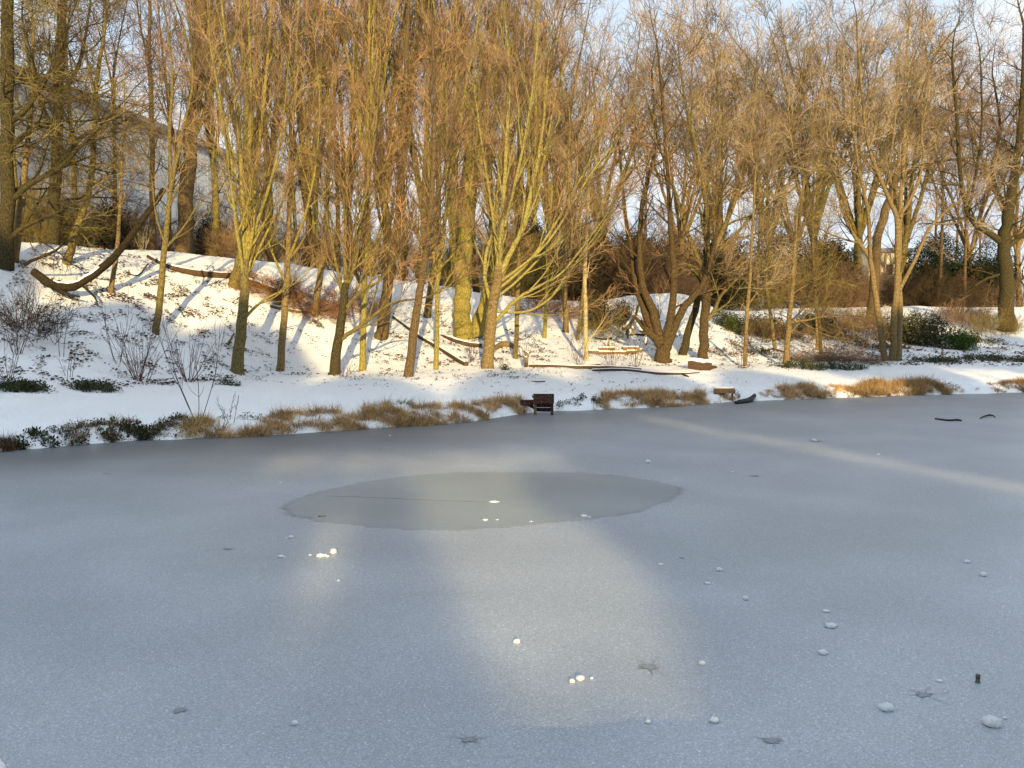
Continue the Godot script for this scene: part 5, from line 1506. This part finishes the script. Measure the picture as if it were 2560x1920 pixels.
	bush("holly_bush", "dark holly on the crest in front of the metal hall", "bush", -20.14, 46.00, Vector3(1.12, 2.6, 0.78), 300, "clump", Color(0.02, 0.028, 0.01), Color(0.05, 0.045, 0.015), 0.8)
	bush("holly_bush", "dark holly on the crest between the poplar and the yellow-green trunk", "bush", -16.25, 49.00, Vector3(0.87, 2.2, 0.61), 200, "clump", Color(0.02, 0.025, 0.01), Color(0.06, 0.045, 0.015), 0.8)
	bush("holly_bush", "olive-dark evergreen scrub behind the pale stub-sided stem", "bush", 5.13, 61.00, Vector3(1.75, 5.0, 1.23), 760, "clump", Color(0.03, 0.03, 0.012), Color(0.06, 0.05, 0.02), 1.25)
	bush("holly_bush", "olive-dark evergreen scrub behind the outer willow stems", "bush", 8.50, 63.00, Vector3(1.81, 4.6, 1.27), 760, "clump", Color(0.03, 0.03, 0.012), Color(0.06, 0.05, 0.02), 1.25)
	bush("holly_bush", "dark evergreen scrub behind the low-forked maple", "bush", 11.70, 63.00, Vector3(1.81, 5.0, 1.27), 760, "clump", Color(0.025, 0.025, 0.012), Color(0.05, 0.045, 0.02), 1.25)
	bush("holly_bush", "dark evergreen scrub on the ridge behind the paired thin stems", "bush", 23.76, 68.00, Vector3(1.80, 5.0, 1.26), 760, "clump", Color(0.025, 0.028, 0.012), Color(0.05, 0.045, 0.02), 1.25)
	bush("holly_bush", "olive evergreen scrub behind the fan-crowned tree", "bush", 1.28, 58.00, Vector3(1.92, 4.8, 1.35), 760, "clump", Color(0.035, 0.032, 0.012), Color(0.07, 0.055, 0.02), 1.25)
	thicket("thicket", "brown brushwood thicket on the crest beside the ivy-wrapped trunk", "thicket", -21.58, 41.00, Vector3(1.99, 3.0, 1.20), 420, "olive", 1.1, 0.0)
	thicket("thicket", "brown brushwood thicket on the crest under the metal hall", "thicket", -19.75, 47.00, Vector3(2.29, 2.2, 1.37), 300, "brown", 1.0, 0.0)
	thicket("thicket", "brushwood thicket on the crest beyond the view edge", "thicket", -27.07, 40.00, Vector3(2.30, 2.4, 1.38), 300, "olive", 1.1, 0.0)
	thicket("thicket", "screen of thin olive stems between the poplar and the hall", "thicket", -16.69, 51.00, Vector3(2.26, 5.0, 1.35), 260, "olive", 1.1, 0.0)
	thicket("thicket", "screen of thin brown stems between the leaning crest tree and the hall", "thicket", -20.75, 46.00, Vector3(2.24, 5.5, 1.34), 300, "brown", 1.1, 0.0)
	thicket("thicket", "tawny brushwood on the crest behind the first path tree", "thicket", -14.01, 48.00, Vector3(1.70, 2.0, 1.02), 260, "orange", 1.0, 0.0)
	thicket("thicket", "brown twiggy thicket on the crest above the brushwood heap", "thicket", -10.83, 51.00, Vector3(2.48, 2.6, 1.49), 380, "brown", 1.1, 0.0)
	thicket("thicket", "brown twiggy thicket behind the pollard, nearer the brushwood heap", "thicket", -6.33, 53.00, Vector3(2.58, 3.6, 1.55), 520, "olive", 1.1, 0.0)
	thicket("thicket", "dark twiggy undergrowth behind the fan-crowned tree", "thicket", -0.74, 56.00, Vector3(3.22, 5.5, 1.93), 900, "olive", 1.1, 0.0)
	thicket("thicket", "dark twiggy undergrowth above the smooth snow slope", "thicket", 4.10, 58.00, Vector3(3.21, 5.5, 1.92), 900, "dark", 1.1, 0.0)
	thicket("thicket", "dark scrub in the gap between the stub-sided stem and the willow", "thicket", 6.63, 60.00, Vector3(1.99, 5.2, 1.19), 600, "dark", 1.2, 0.0)
	thicket("thicket", "brown undergrowth on the ridge behind the willow", "thicket", 8.72, 58.00, Vector3(2.82, 4.6, 1.69), 600, "brown", 1.1, 0.0)
	thicket("thicket", "olive undergrowth on the ridge beyond the maple with the low fork", "thicket", 15.57, 64.00, Vector3(3.68, 5.6, 2.21), 900, "olive", 1.1, 0.0)
	thicket("thicket", "dark brown undergrowth under the garden wall", "thicket", 22.82, 67.00, Vector3(3.56, 4.4, 2.50), 760, "brown", 1.1, 0.0)
	thicket("thicket", "thick bare scrub half hiding the cream house", "thicket", 30.60, 74.00, Vector3(3.11, 4.6, 1.87), 620, "brown", 1.1, 0.0)
	thicket("thicket", "brown undergrowth beneath the broad black-green evergreen", "thicket", 32.04, 69.00, Vector3(3.97, 2.6, 2.38), 500, "dark", 1.1, 0.0)
	thicket("thicket", "brown undergrowth around the brick house", "thicket", 37.15, 70.00, Vector3(3.10, 2.4, 1.86), 300, "brown", 1.1, 0.0)
	thicket("thicket", "russet bramble mound beside the old oak", "thicket", 28.38, 57.44, Vector3(1.40, 0.8, 0.84), 150, "brown", 0.7, 0.0)
	thicket("thicket", "shaggy dead growth around the foot of the old oak", "thicket", 28.31, 52.97, Vector3(1.29, 1.0, 0.77), 150, "olive", 0.7, 0.0)
	thicket("thicket", "tangle of bare brown stems behind the three-stemmed tree", "thicket", 19.05, 49.57, Vector3(1.64, 1.0, 0.99), 210, "brown", 0.8, 0.0)
	thicket("thicket", "low dark stems on the bank at the edge of the view", "thicket", -15.81, 29.59, Vector3(0.92, 1.3, 0.55), 70, "dark", 0.9, 0.0)
	thicket("brushwood_heap", "heap of rust-brown brushwood and bracken on the upper bank, log side", "brushwood", -10.50, 40.43, Vector3(1.70, 0.6, 1.02), 190, "bracken", 0.85, 0.85)
	thicket("brushwood_heap", "heap of rust-brown brushwood lower on the bank by the crooked trunk", "brushwood", -9.06, 40.32, Vector3(1.43, 0.55, 0.86), 150, "bracken", 0.85, 0.85)
	thicket("brushwood_heap", "scattered rust bracken behind the dark forked tree", "brushwood", -7.45, 42.28, Vector3(1.31, 0.5, 0.79), 110, "bracken", 0.8, 0.7)
	thicket("brushwood_heap", "dead brown ferns and stalks above the smooth snow slope", "brushwood", 1.92, 48.46, Vector3(1.50, 1.0, 0.90), 190, "bracken", 0.75, 0.3)
	thicket("brushwood_heap", "pile of long cut twigs on the snow before the three-stemmed tree", "brushwood", 15.03, 41.90, Vector3(1.76, 0.5, 1.06), 170, "brown", 0.9, 0.9)
	thicket("thicket", "low brown stems over the snow beyond the tilted stems", "thicket", 14.23, 48.06, Vector3(1.91, 0.8, 1.15), 150, "brown", 0.7, 0.0)
	thicket("thicket", "low russet stems on the far slope below the brick house", "thicket", 28.28, 55.22, Vector3(1.83, 0.8, 1.10), 150, "brown", 0.7, 0.0)
	thicket("thicket", "low brown stems on the slope below the garden wall", "thicket", 19.81, 53.43, Vector3(2.36, 0.8, 1.42), 200, "brown", 0.8, 0.0)
	thicket("thicket", "low twiggy growth on the snow behind the plank pile", "thicket", 4.36, 44.90, Vector3(1.19, 0.6, 0.71), 90, "olive", 0.7, 0.0)
	shrub("largest bare many-stemmed shrub on the leafy bank above the ivy patch", -12.14, 29.29, 2.40, 18, 0.85, "reddish", "", "shrub")
	shrub("smaller bare shrub leaning outward beside the largest one", -11.51, 28.27, 1.38, 8, 0.9, "reddish", "", "shrub")
	shrub("bare many-stemmed shrub on the bank nearest the first path tree", -10.57, 29.49, 2.15, 15, 0.8, "reddish", "", "shrub")
	shrub("forked bare sapling standing above the largest bare shrub", -12.98, 29.78, 2.50, 4, 0.45, "reddish", "", "sapling")
	shrub("bare shrub stems under the tangle at the view edge", -15.42, 28.16, 2.49, 8, 0.4, "reddish", "", "shrub")
	shrub("crooked single dark sapling on the leaf-strewn bank", -14.29, 28.76, 2.42, 2, 0.12, "reddish", "", "sapling")
	shrub("short bare twigs beside the crooked dark sapling", -13.50, 27.43, 1.09, 4, 0.6, "reddish", "", "shrub")
	shrub("thin bare shoots low at the edge of the view", -14.48, 25.91, 1.38, 6, 0.5, "reddish", "", "shrub")
	shrub("tall bare shoots growing out of the rust grass clump by the ice", -7.98, 22.84, 2.63, 4, 0.45, "reddish", "", "shrub")
	shrub("second tuft of upright shoots on the long sedge bed near the shoot clump", -7.21, 23.00, 0.92, 4, 0.5, "reddish", "", "shrub")
	shrub("cluster of pruned pale stalks on the crest above the bough", -16.65, 41.02, 1.27, 12, 0.4, "pale", "", "shrub")
	shrub("bare reddish twigs at the foot of the third path tree", -5.91, 31.75, 0.98, 6, 0.8, "reddish", "", "shrub")
	shrub("bare twigs beside the stump post", 0.51, 38.02, 1.60, 7, 0.5, "reddish", "", "shrub")
	shrub("bare twigs along the fallen pole end", -1.65, 37.23, 1.32, 8, 0.6, "reddish", "", "shrub")
	shrub("thin bare twigs behind the fallen branches, near the pale stem", 2.90, 38.50, 1.36, 9, 0.7, "reddish", "", "shrub")
	shrub("thin bare twigs between plank pile and fallen branches", 4.25, 38.42, 1.36, 10, 0.7, "reddish", "", "shrub")
	shrub("thin bare twigs near the roots of the willow", 5.18, 37.76, 1.25, 8, 0.7, "reddish", "", "shrub")
	shrub("bare shoots at the foot of the thin pale stem beyond the cut log", 9.69, 38.06, 2.19, 9, 0.5, "reddish", "", "shrub")
	shrub("thin pale sapling in the snow near the old oak", 23.74, 45.99, 3.86, 2, 0.1, "tan", "", "sapling")
	shrub("bent pale sapling in front of the old oak", 25.35, 47.38, 4.61, 2, 0.25, "tan", "", "sapling")
	shrub("thin sapling leaning before the first path tree", -10.96, 33.86, 1.65, 2, 0.2, "reddish", "", "sapling")
	rng.seed = 33
	var leaf := leaf_clump(9, 3, 0.06, 0.085, M.dead_leaf)
	for z in [["dead leaves thickly strewn over the shaded bank near the view edge", -14.5, 32, 5.0, 5.5, 1900, 1.6], ["dead leaves on the upper bank around the curved bough", -15.5, 36.5, 5.0, 3.5, 900, 1.5], ["dead leaves on the snow around the fallen log", -11.5, 38, 3.5, 4.0, 600, 1.3], ["few dead leaves on the smooth sunlit snow along the path trees", -5.0, 34.5, 6.5, 3.5, 500, 1.2], ["dead leaves on the bank around the pollard", -3, 40.5, 5.0, 4.5, 1300, 1.4], ["few dead leaves over the smooth snow slope", 2.5, 41, 4.5, 5.5, 380, 1.2], ["dead leaves on the snow under the willow and maple", 8.5, 43, 5, 5.5, 700, 1.4], ["dead leaves on the far snow before the garden wall", 19, 47, 9, 7, 1900, 1.9], ["few dead leaves lying on the snowy path", 2, 32, 12, 4, 320, 0.9]]:
		var where: Array = []
		var tints: Array = []
		var at := on_ground(z[1], z[2])
		var tries := 0
		while where.size() < int(z[5]) and tries < 60000:
			tries += 1
			var e := Vector2(rr(-1, 1), rr(-1, 1))
			if e.length() > 1.0:
				continue
			var x: float = z[1] + e.x * z[3]
			var d: float = z[2] + e.y * z[4]
			if lumps.get_noise_2d(x * 30.0, d * 30.0) < rr(-0.08, 0.34) or d < along(SHORE_X, SHORE_D, x) + 0.8:
				continue
			where.append(Transform3D(Basis.from_euler(Vector3(rr(-0.5, 0.5), rr(0, TAU), rr(-0.5, 0.5))).scaled(Vector3(1, 0.35, 1) * rr(0.5, 1.3) * z[6]), on_ground(x, d) - at + Vector3.UP * 0.015))
			tints.append(mixed(Color(0.12, 0.06, 0.035), Color(0.05, 0.03, 0.02), 0.4))
		var o := many("leaf_litter", leaf, where, tints, self)
		o.position = at
		tag(o, z[0], "leaves", "", "stuff")



func dead_wood() -> void:
	log_piece("fallen_bough", "long curved dark bough hanging from the leaning trunks down to the bank", "fallen branch", [[-17.079, 32.500, 0.788, 0.144], [-16.609, 32.500, 0.609, 0.172], [-16.184, 32.700, 0.567, 0.174], [-15.675, 33.000, 0.765, 0.153], [-15.160, 33.500, 1.254, 0.141], [-14.702, 34.200, 1.919, 0.129], [-14.248, 35.000, 2.825, 0.116], [-13.669, 36.000, 4.229, 0.103]], "black_wood", 0.01, [[[-16.518, 32.600, 0.560, 0.101], [-16.142, 32.600, 0.410, 0.087], [-15.717, 32.600, 0.409, 0.050], [-15.502, 32.600, 0.450, 0.022]], [[-17.412, 32.500, 0.840, 0.072], [-17.028, 32.600, 1.226, 0.058], [-16.402, 32.800, 1.735, 0.044], [-16.199, 33.000, 2.115, 0.022]], [[-15.605, 33.000, 0.730, 0.058], [-15.254, 33.000, 0.481, 0.044], [-15.046, 33.000, 0.257, 0.022]]])
	log_piece("fallen_log", "long dark rotten log lying across the upper bank behind the young tree", "log", [[-15.919, 39.943, 0.069, 0.115], [-14.881, 39.396, 0.078, 0.131], [-13.959, 39.218, 0.088, 0.147], [-13.081, 39.676, 0.095, 0.158], [-12.235, 40.328, 0.096, 0.161]], "deadwood", 0.03, [])
	log_piece("fallen_log", "second dark log running down from the yellow-green trunk under the brushwood", "log", [[-12.041, 40.267, 0.096, 0.160], [-11.368, 40.374, 0.096, 0.161], [-10.500, 40.425, 0.086, 0.143], [-9.950, 40.342, 0.064, 0.107]], "deadwood", 0.03, [])
	log_piece("fallen_branch", "short mossy branch on the snow below the brushwood heap", "fallen branch", [[-10.365, 38.868, 0.046, 0.077], [-9.672, 39.170, 0.047, 0.078], [-8.943, 39.766, 0.042, 0.070], [-8.122, 40.943, 0.033, 0.054]], "olive", 0.02, [])
	log_piece("fallen_pole", "straight pole sloping down the bank beside the leaning grey-brown tree", "pole", [[-5.503, 42.300, 0.067, 0.112], [-4.107, 40.424, 0.064, 0.107], [-2.900, 38.567, 0.061, 0.102], [-1.846, 36.246, 0.063, 0.104]], "deadwood", 0.015, [[[-1.934, 36.389, 0.034, 0.056], [-2.074, 37.483, 0.025, 0.041], [-2.194, 38.146, 0.015, 0.025]]])
	log_piece("rotten_log", "broken rotten log on the snow below the pollard", "log", [[-3.215, 41.358, 0.033, 0.055], [-2.702, 40.770, 0.070, 0.117], [-2.143, 40.409, 0.080, 0.134], [-1.339, 40.397, 0.075, 0.125]], "deadwood", 0.02, [[[-2.893, 40.920, 0.033, 0.054], [-2.557, 41.348, 0.022, 0.037], [-2.352, 40.949, 0.011, 0.018]]])
	log_piece("rotten_log", "short reddish rotten log between the fan-crowned tree and the thin pale stem", "log", [[-0.813, 39.951, 0.053, 0.088], [-0.452, 40.856, 0.087, 0.145], [0.090, 40.872, 0.076, 0.127]], "tan", 0, [])
	log_piece("fallen_branch", "long fallen branch along the path from the stump post", "fallen branch", [[0.692, 37.214, 0.044, 0.074], [1.648, 37.209, 0.054, 0.091], [2.779, 36.901, 0.054, 0.090], [3.924, 36.907, 0.054, 0.090], [5.019, 36.546, 0.034, 0.057], [5.238, 36.719, 0.019, 0.032]], "deadwood", 0.012, [[[2.779, 36.901, 0.039, 0.065], [3.223, 38.298, 0.030, 0.051], [3.779, 38.787, 0.021, 0.034]]])
	log_piece("fallen_branch", "second long fallen branch reaching to the cut log", "fallen branch", [[3.188, 35.978, 0.029, 0.048], [4.437, 35.764, 0.038, 0.063], [5.647, 35.394, 0.038, 0.063], [6.552, 35.198, 0.033, 0.054], [7.413, 35.742, 0.019, 0.032]], "deadwood", 0.01, [[[6.633, 35.216, 0.023, 0.039], [6.710, 34.561, 0.018, 0.031], [6.730, 34.348, 0.009, 0.015]], [[5.044, 35.573, 0.024, 0.039], [4.508, 36.342, 0.019, 0.032]]])
	log_piece("cut_log", "short thick cut log with a snow cap beside the path", "log", [[7.328, 37.260, 0.148, 0.247], [7.713, 37.042, 0.147, 0.246], [8.133, 36.862, 0.137, 0.228]], "deadwood", 0.09, [[[8.158, 37.129, 0.049, 0.082], [8.360, 37.447, 0.045, 0.075], [8.499, 37.620, 0.035, 0.058]]])
	log_piece("stump_post", "broken upright post at the start of the fallen branches", "post", [[0.593, 37.171, 0.049, 0.082], [0.579, 36.300, 0.278, 0.080], [0.594, 36.300, 0.471, 0.080], [0.594, 36.300, 0.664, 0.072]], "tan", 0.02, [])
	log_piece("post", "short round post left of the willow, nearest the slope", "post", [[4.564, 43.004, 0.029, 0.048], [4.580, 43.000, 0.258, 0.048], [4.597, 43.000, 0.515, 0.048]], "tan", 0.015, [])
	log_piece("post", "thick round post beneath the leaning willow stem", "post", [[5.645, 44.508, 0.053, 0.089], [5.662, 44.510, 0.264, 0.089], [5.679, 44.510, 0.528, 0.089]], "tan", 0.015, [])
	log_piece("post", "tilted short post behind the thick round one", "post", [[6.034, 45.230, 0.048, 0.080], [6.051, 45.230, 0.278, 0.080], [6.069, 45.230, 0.556, 0.080]], "tan", 0.015, [])
	log_piece("post", "straight dark post close to the willow stems", "post", [[6.351, 43.005, 0.046, 0.076], [6.366, 43.010, 0.426, 0.076], [6.380, 43.010, 0.852, 0.076]], "tan", 0.015, [])
	log_piece("post", "small dark post in the brambles below the evergreen bush", "post", [[21.133, 44.464, 0.035, 0.059], [21.145, 44.460, 0.178, 0.059], [21.158, 44.460, 0.355, 0.059]], "tan", 0.015, [])
	log_piece("post", "tiny marker post on the smooth snow slope", "post", [[2.787, 43.191, 0.017, 0.029], [2.806, 43.190, 0.088, 0.029], [2.825, 43.190, 0.177, 0.029]], "tan", 0.015, [])
	log_piece("bent_limb", "snow-capped leaning limb propped between posts and willow", "fallen branch", [[5.745, 46.469, 0.080, 0.134], [6.221, 47.000, 0.362, 0.125], [6.504, 47.300, 0.918, 0.115], [6.651, 47.500, 1.434, 0.095]], "olive", 0.02, [])
	log_piece("fallen_branch", "dark branch on the snow behind the willow posts", "fallen branch", [[5.823, 45.452, 0.036, 0.060], [6.399, 45.269, 0.042, 0.070], [7.123, 44.785, 0.036, 0.059]], "dark", 0.02, [])
	log_piece("fallen_branch", "small curved branch on the snow beyond the slope posts", "fallen branch", [[4.117, 45.015, 0.024, 0.040], [4.449, 44.752, 0.024, 0.040], [4.941, 44.722, 0.024, 0.040]], "dark", 0, [])
	log_piece("fallen_branch", "thin dark branch arching from the short drooping tree to the snow", "fallen branch", [[12.272, 44.245, 0.029, 0.049], [13.072, 45.475, 0.030, 0.050], [13.526, 45.101, 0.024, 0.040]], "dark", 0, [])
	log_piece("stick", "thin stick lying on the snowy path above the platform", "stick", [[0.669, 32.090, 0.013, 0.021], [0.924, 32.071, 0.017, 0.028], [1.183, 32.145, 0.013, 0.021]], "deadwood", 0, [])
	log_piece("fallen_branch", "small branch lying near the curved bough on the upper bank", "fallen branch", [[-15.788, 37.271, 0.020, 0.033], [-15.358, 37.374, 0.020, 0.033], [-15.577, 38.980, 0.016, 0.026]], "dark", 0, [])
	log_piece("broken_stub", "short broken stake in the snow by the first path tree", "stake", [[-10.852, 34.721, 0.028, 0.046], [-10.610, 34.200, 0.479, 0.038], [-10.484, 34.200, 0.740, 0.023]], "tan", 0, [])
	var pile := thing("plank_pile", "snow-topped pile of old planks and log ends near the willow", "planks", on_ground(4.70, 41.64))
	for q in [[-0.75, 0.05, 0.9, 0.09, 0.05], [-0.1, 0.0, 1.3, 0.1, -0.04], [0.62, 0.05, 0.85, 0.1, 0.03], [-0.35, 0.17, 0.75, 0.14, 0.0], [0.75, 0.18, 0.8, 0.16, 0.05], [1.1, 0.08, 0.4, 0.14, -0.1]]:
		var b := boxed("plank", pile, Vector3(q[0], q[1] + 0.03, rr(-0.15, 0.15)), Vector3(q[2], q[3], 0.3), "plank_pale", Basis(Vector3.UP, q[4] * 3.0), 0.02)
		boxed("snow", b, Vector3(0, q[3] * 0.5 + 0.028, 0), Vector3(q[2] * 0.96, 0.05, 0.29), "snow_cap", Basis.IDENTITY, 0.02)

	# little timber fishing platform at the ice edge
	var pf := thing("fishing_platform", "small dark timber fishing platform standing at the ice edge", "platform", Vector3(0.96, 0, -27.3))
	boxed("front_board", pf, Vector3(0, 0.569, 0), Vector3(0.631, 0.164, 0.05), "plank", Basis.IDENTITY, 0.008)
	boxed("front_board", pf, Vector3(0, 0.429, 0.004), Vector3(0.631, 0.164, 0.05), "plank", Basis.IDENTITY, 0.008)
	for s in [-1.0, 1.0]:
		boxed("post", pf, Vector3(s * 0.255, 0.133, -0.065), Vector3(0.085, 0.676, 0.075), "plank_pale" if s < 0.0 else "plank", Basis.IDENTITY, 0.008)
	for i in 2:
		boxed("lower_board", pf, Vector3(0.02, 0.276 - i * 0.125, -0.16), Vector3(0.571, 0.115, 0.05), "wet" if i else "plank", Basis.IDENTITY, 0.006)
	for i in 4:
		boxed("deck_board", pf, Vector3(-0.02, 0.536, -0.19 - i * 0.16), Vector3(0.651, 0.04, 0.15), "plank", Basis.IDENTITY, 0.006)
	boxed("side_board", pf, Vector3(-0.505, 0.371, -0.12), Vector3(0.42, 0.17, 0.05), "plank", Basis(Vector3.UP, 0.25), 0.008)
	boxed("brace", pf, Vector3(-0.415, 0.281, -0.16), Vector3(0.34, 0.09, 0.05), "wet", Basis(Vector3.BACK, -0.5), 0.008)
	boxed("snow", pf, Vector3(-0.02, 0.591, -0.42), Vector3(0.631, 0.07, 0.62), "snow_cap", Basis.IDENTITY, 0.03)

	var ed := thing("timber_edging", "single low tan timber plank edging the bank beside the broad sedge bed", "timber edging", Vector3(7.44, 0.0, -31.6))
	boxed("plank", ed, Vector3(0, 0.385, 0), Vector3(0.743, 0.17, 0.06), "plank_pale", Basis(Vector3.UP, -0.05), 0.008)
	for s in [-1.0, 1.0]:
		boxed("stake", ed, Vector3(s * 0.297, 0.165, -0.07), Vector3(0.06, 0.5, 0.06), "plank", Basis.IDENTITY, 0.006)
	boxed("snow", ed, Vector3(0, 0.485, -0.16), Vector3(0.728, 0.06, 0.34), "snow_cap", Basis(Vector3.UP, -0.05), 0.025)

	# ice-bound wood
	ice_wood("wet_log", "blackened wet log with a raised end frozen in at the ice edge", "log", Vector3(7.631, 0, -30.781), PackedVector3Array([Vector3(0.000, 0.043, 0.000), Vector3(0.227, 0.057, -0.142), Vector3(0.494, 0.063, -0.429), Vector3(0.776, 0.084, -0.869), Vector3(1.010, 0.185, -1.323)]), PackedFloat32Array([0.061, 0.082, 0.090, 0.091, 0.064]), "wet")
	ice_wood("stick", "longer dark stick lying on the ice near the far shore", "stick", Vector3(12.337, 0, -26.214), PackedVector3Array([Vector3(0.000, 0.016, 0.000), Vector3(0.054, 0.020, 0.304), Vector3(0.154, 0.024, 0.503), Vector3(0.409, 0.024, 0.404), Vector3(0.509, 0.020, 0.503)]), PackedFloat32Array([0.023, 0.029, 0.034, 0.034, 0.028]), "dark")
	ice_wood("stick", "shorter curved stick on the ice beside the longer one", "stick", Vector3(13.696, 0, -26.317), PackedVector3Array([Vector3(0.000, 0.012, 0.000), Vector3(0.280, 0.036, -0.313), Vector3(0.558, 0.051, -0.527), Vector3(0.666, 0.032, -0.527), Vector3(0.612, 0.008, -0.313)]), PackedFloat32Array([0.017, 0.024, 0.030, 0.018, 0.012]), "dark")
	ice_wood("stick", "short withered stalk frozen in the clear oval of ice", "stick", Vector3(-2.907, 0, -13.363), PackedVector3Array([Vector3(0.000, 0.006, 0.000), Vector3(0.060, 0.008, 0.000), Vector3(0.114, 0.006, -0.027)]), PackedFloat32Array([0.009, 0.012, 0.009]), "tan")


func ice_wood(called: String, label: String, category: String, at: Vector3, p: PackedVector3Array, r: PackedFloat32Array, mat: String) -> void:
	rng.seed = hash(label)
	var w := wave(p, r, 3, 0.15)
	var g := Geo.new()
	g.tube(w[0], w[1], 8, true, 0.2, fine)
	var o := part(called, g.mesh(M[mat]), self)
	o.position = at
	tag(o, label, category)



func on_the_ice() -> void:
	snowball("snowball on the far ice between the clear oval and the willow shore", 2.787, 18.361, 0.106, 0.9, 1, 1)
	snowball("two-lobed snowball on the ice below the ragged end of the clear oval", -2.998, 12.087, 0.078, 0.55, 2, 2)
	snowball("grey snow lump on dark wet ice, beside the lone pair of chunks", -2.884, 11.087, 0.078, 0.55, 3, 2)
	snowball("cluster of glassy snow chunks, the largest group below the clear oval", -2.393, 11.124, 0.112, 0.5, 4, 4)
	snowball("white rounded chunk standing up next to the glassy cluster", -2.263, 11.278, 0.090, 1.0, 5, 1)
	snowball("tiny faint snow crumb below the glassy cluster", -1.972, 10.079, 0.040, 0.5, 6, 1)
	snowball("small flat snow patch below the clear oval, uppermost of three in a row", 1.799, 10.741, 0.067, 0.35, 7, 1)
	snowball("small oval snowball next to the uppermost flat patch", 2.450, 10.500, 0.074, 0.65, 8, 1)
	snowball("flattened double snow patch below the small oval snowball", 2.199, 9.971, 0.071, 0.35, 9, 2)
	snowball("bright round snowball midway across the open ice", 2.478, 9.396, 0.062, 0.9, 10, 1)
	snowball("flat whitish snow disc above the wide flattened snowball", 3.200, 9.005, 0.072, 0.4, 11, 1)
	snowball("wide flattened snowball on the open ice", 3.086, 8.554, 0.106, 0.5, 12, 1)
	snowball("greyish snow lump below the wide flattened snowball", 2.770, 7.857, 0.083, 0.6, 13, 1)
	snowball("small white snow lump by the edge of the view, mid ice", 5.553, 10.848, 0.077, 0.55, 14, 1)
	snowball("snowball by the edge of the view, mid ice, rounder than its neighbour", 5.456, 10.285, 0.077, 0.75, 15, 1)
	snowball("pale snowball in the sunlit streak of ice, upper part", 0.044, 8.134, 0.065, 0.75, 16, 1)
	snowball("small snowball at the edge of the sunlit patch near the largest crack", 1.639, 7.615, 0.057, 0.75, 17, 1)
	snowball("glassy broken snow lump in the sunlit patch of ice", 0.563, 7.279, 0.073, 0.75, 18, 3)
	snowball("broad mound-shaped snowball near the bottle neck", 2.859, 6.714, 0.107, 0.65, 19, 1)
	snowball("largest peaked snowball in the near corner of the ice", 3.527, 6.449, 0.114, 0.85, 20, 1)
	snowball("tiny snow crumb close to the largest peaked snowball", 3.684, 6.555, 0.032, 0.6, 21, 1)
	snowball("flat faint snow blotch between the bottle neck and a crack", 3.519, 7.246, 0.058, 0.35, 22, 1)
	snowball("small white snowball at the near edge, beside a greyer one", 1.006, 6.482, 0.046, 0.7, 23, 1)
	snowball("greyish oval snowball at the near edge beside the small white one", 1.498, 6.502, 0.066, 0.85, 24, 1)
	snowball("lone white snowball near the lower edge, away from all others", -1.602, 6.462, 0.051, 0.8, 25, 1)
	snowball("white smear painted as a sun glint in the middle of the clear oval", -0.292, 14.476, 0.179, 0.12, 26, 1)  # flat white lump stands in for the sun's reflection on the ice
	snowball("small white smear on the near rim of the clear oval", -0.395, 13.150, 0.087, 0.3, 27, 1)
	snowball("snow crumbs on the near rim of the clear oval, four together", -0.218, 13.150, 0.023, 0.8, 28, 4)
	snowball("scattered snow crumbs further along the near rim of the clear oval", 0.281, 13.046, 0.023, 0.8, 29, 4)
	snowball("flat melting snow lump at the rim of the clear oval below its tip", 1.081, 13.390, 0.103, 0.4, 30, 2)
	snowball("white ice chip standing in the star-shaped crack on the far ice", 7.270, 21.638, 0.115, 0.6, 31, 2)
	snowball("tiny white chip on the far ice by the sunlit streak", 7.933, 19.432, 0.077, 0.5, 32, 1)
	snowball("tiny white chip on the far ice above the star-shaped crack", 10.675, 29.693, 0.079, 0.6, 33, 1)
	snowball("tiny white chip left of the clear oval", -4.184, 16.133, 0.043, 0.6, 34, 1)
	snowball("tiny white chip on ice below the sedge bed", -3.059, 22.512, 0.060, 0.6, 35, 1)
	snowball("small snow crumb beside the lesser star crack", 4.232, 17.220, 0.053, 0.6, 36, 1)
	var bottle := thing("bottle_neck", "neck of a glass bottle with a red ring sticking out of the ice", "bottle", Vector3(3.823, -0.01, -7.221))
	var g := Geo.new()
	g.tube(PackedVector3Array([Vector3(0, 0, 0), Vector3(0, 0.012, 0), Vector3(0, 0.03, 0), Vector3(0, 0.05, 0)]), PackedFloat32Array([0.022, 0.021, 0.017, 0.016]), 14, true)
	part("neck", g.mesh(M.bottle), bottle)
	g = Geo.new()
	g.tube(PackedVector3Array([Vector3(0, 0.046, 0), Vector3(0, 0.062, 0)]), PackedFloat32Array([0.0185, 0.0185]), 14, true)
	part("ring", g.mesh(M.red_ring), bottle)
	g = Geo.new()
	g.tube(PackedVector3Array([Vector3(0, 0.06, 0), Vector3(0, 0.075, 0), Vector3(0, 0.08, 0)]), PackedFloat32Array([0.019, 0.019, 0.015]), 14, true)
	part("lip", g.mesh(M.bottle), bottle)
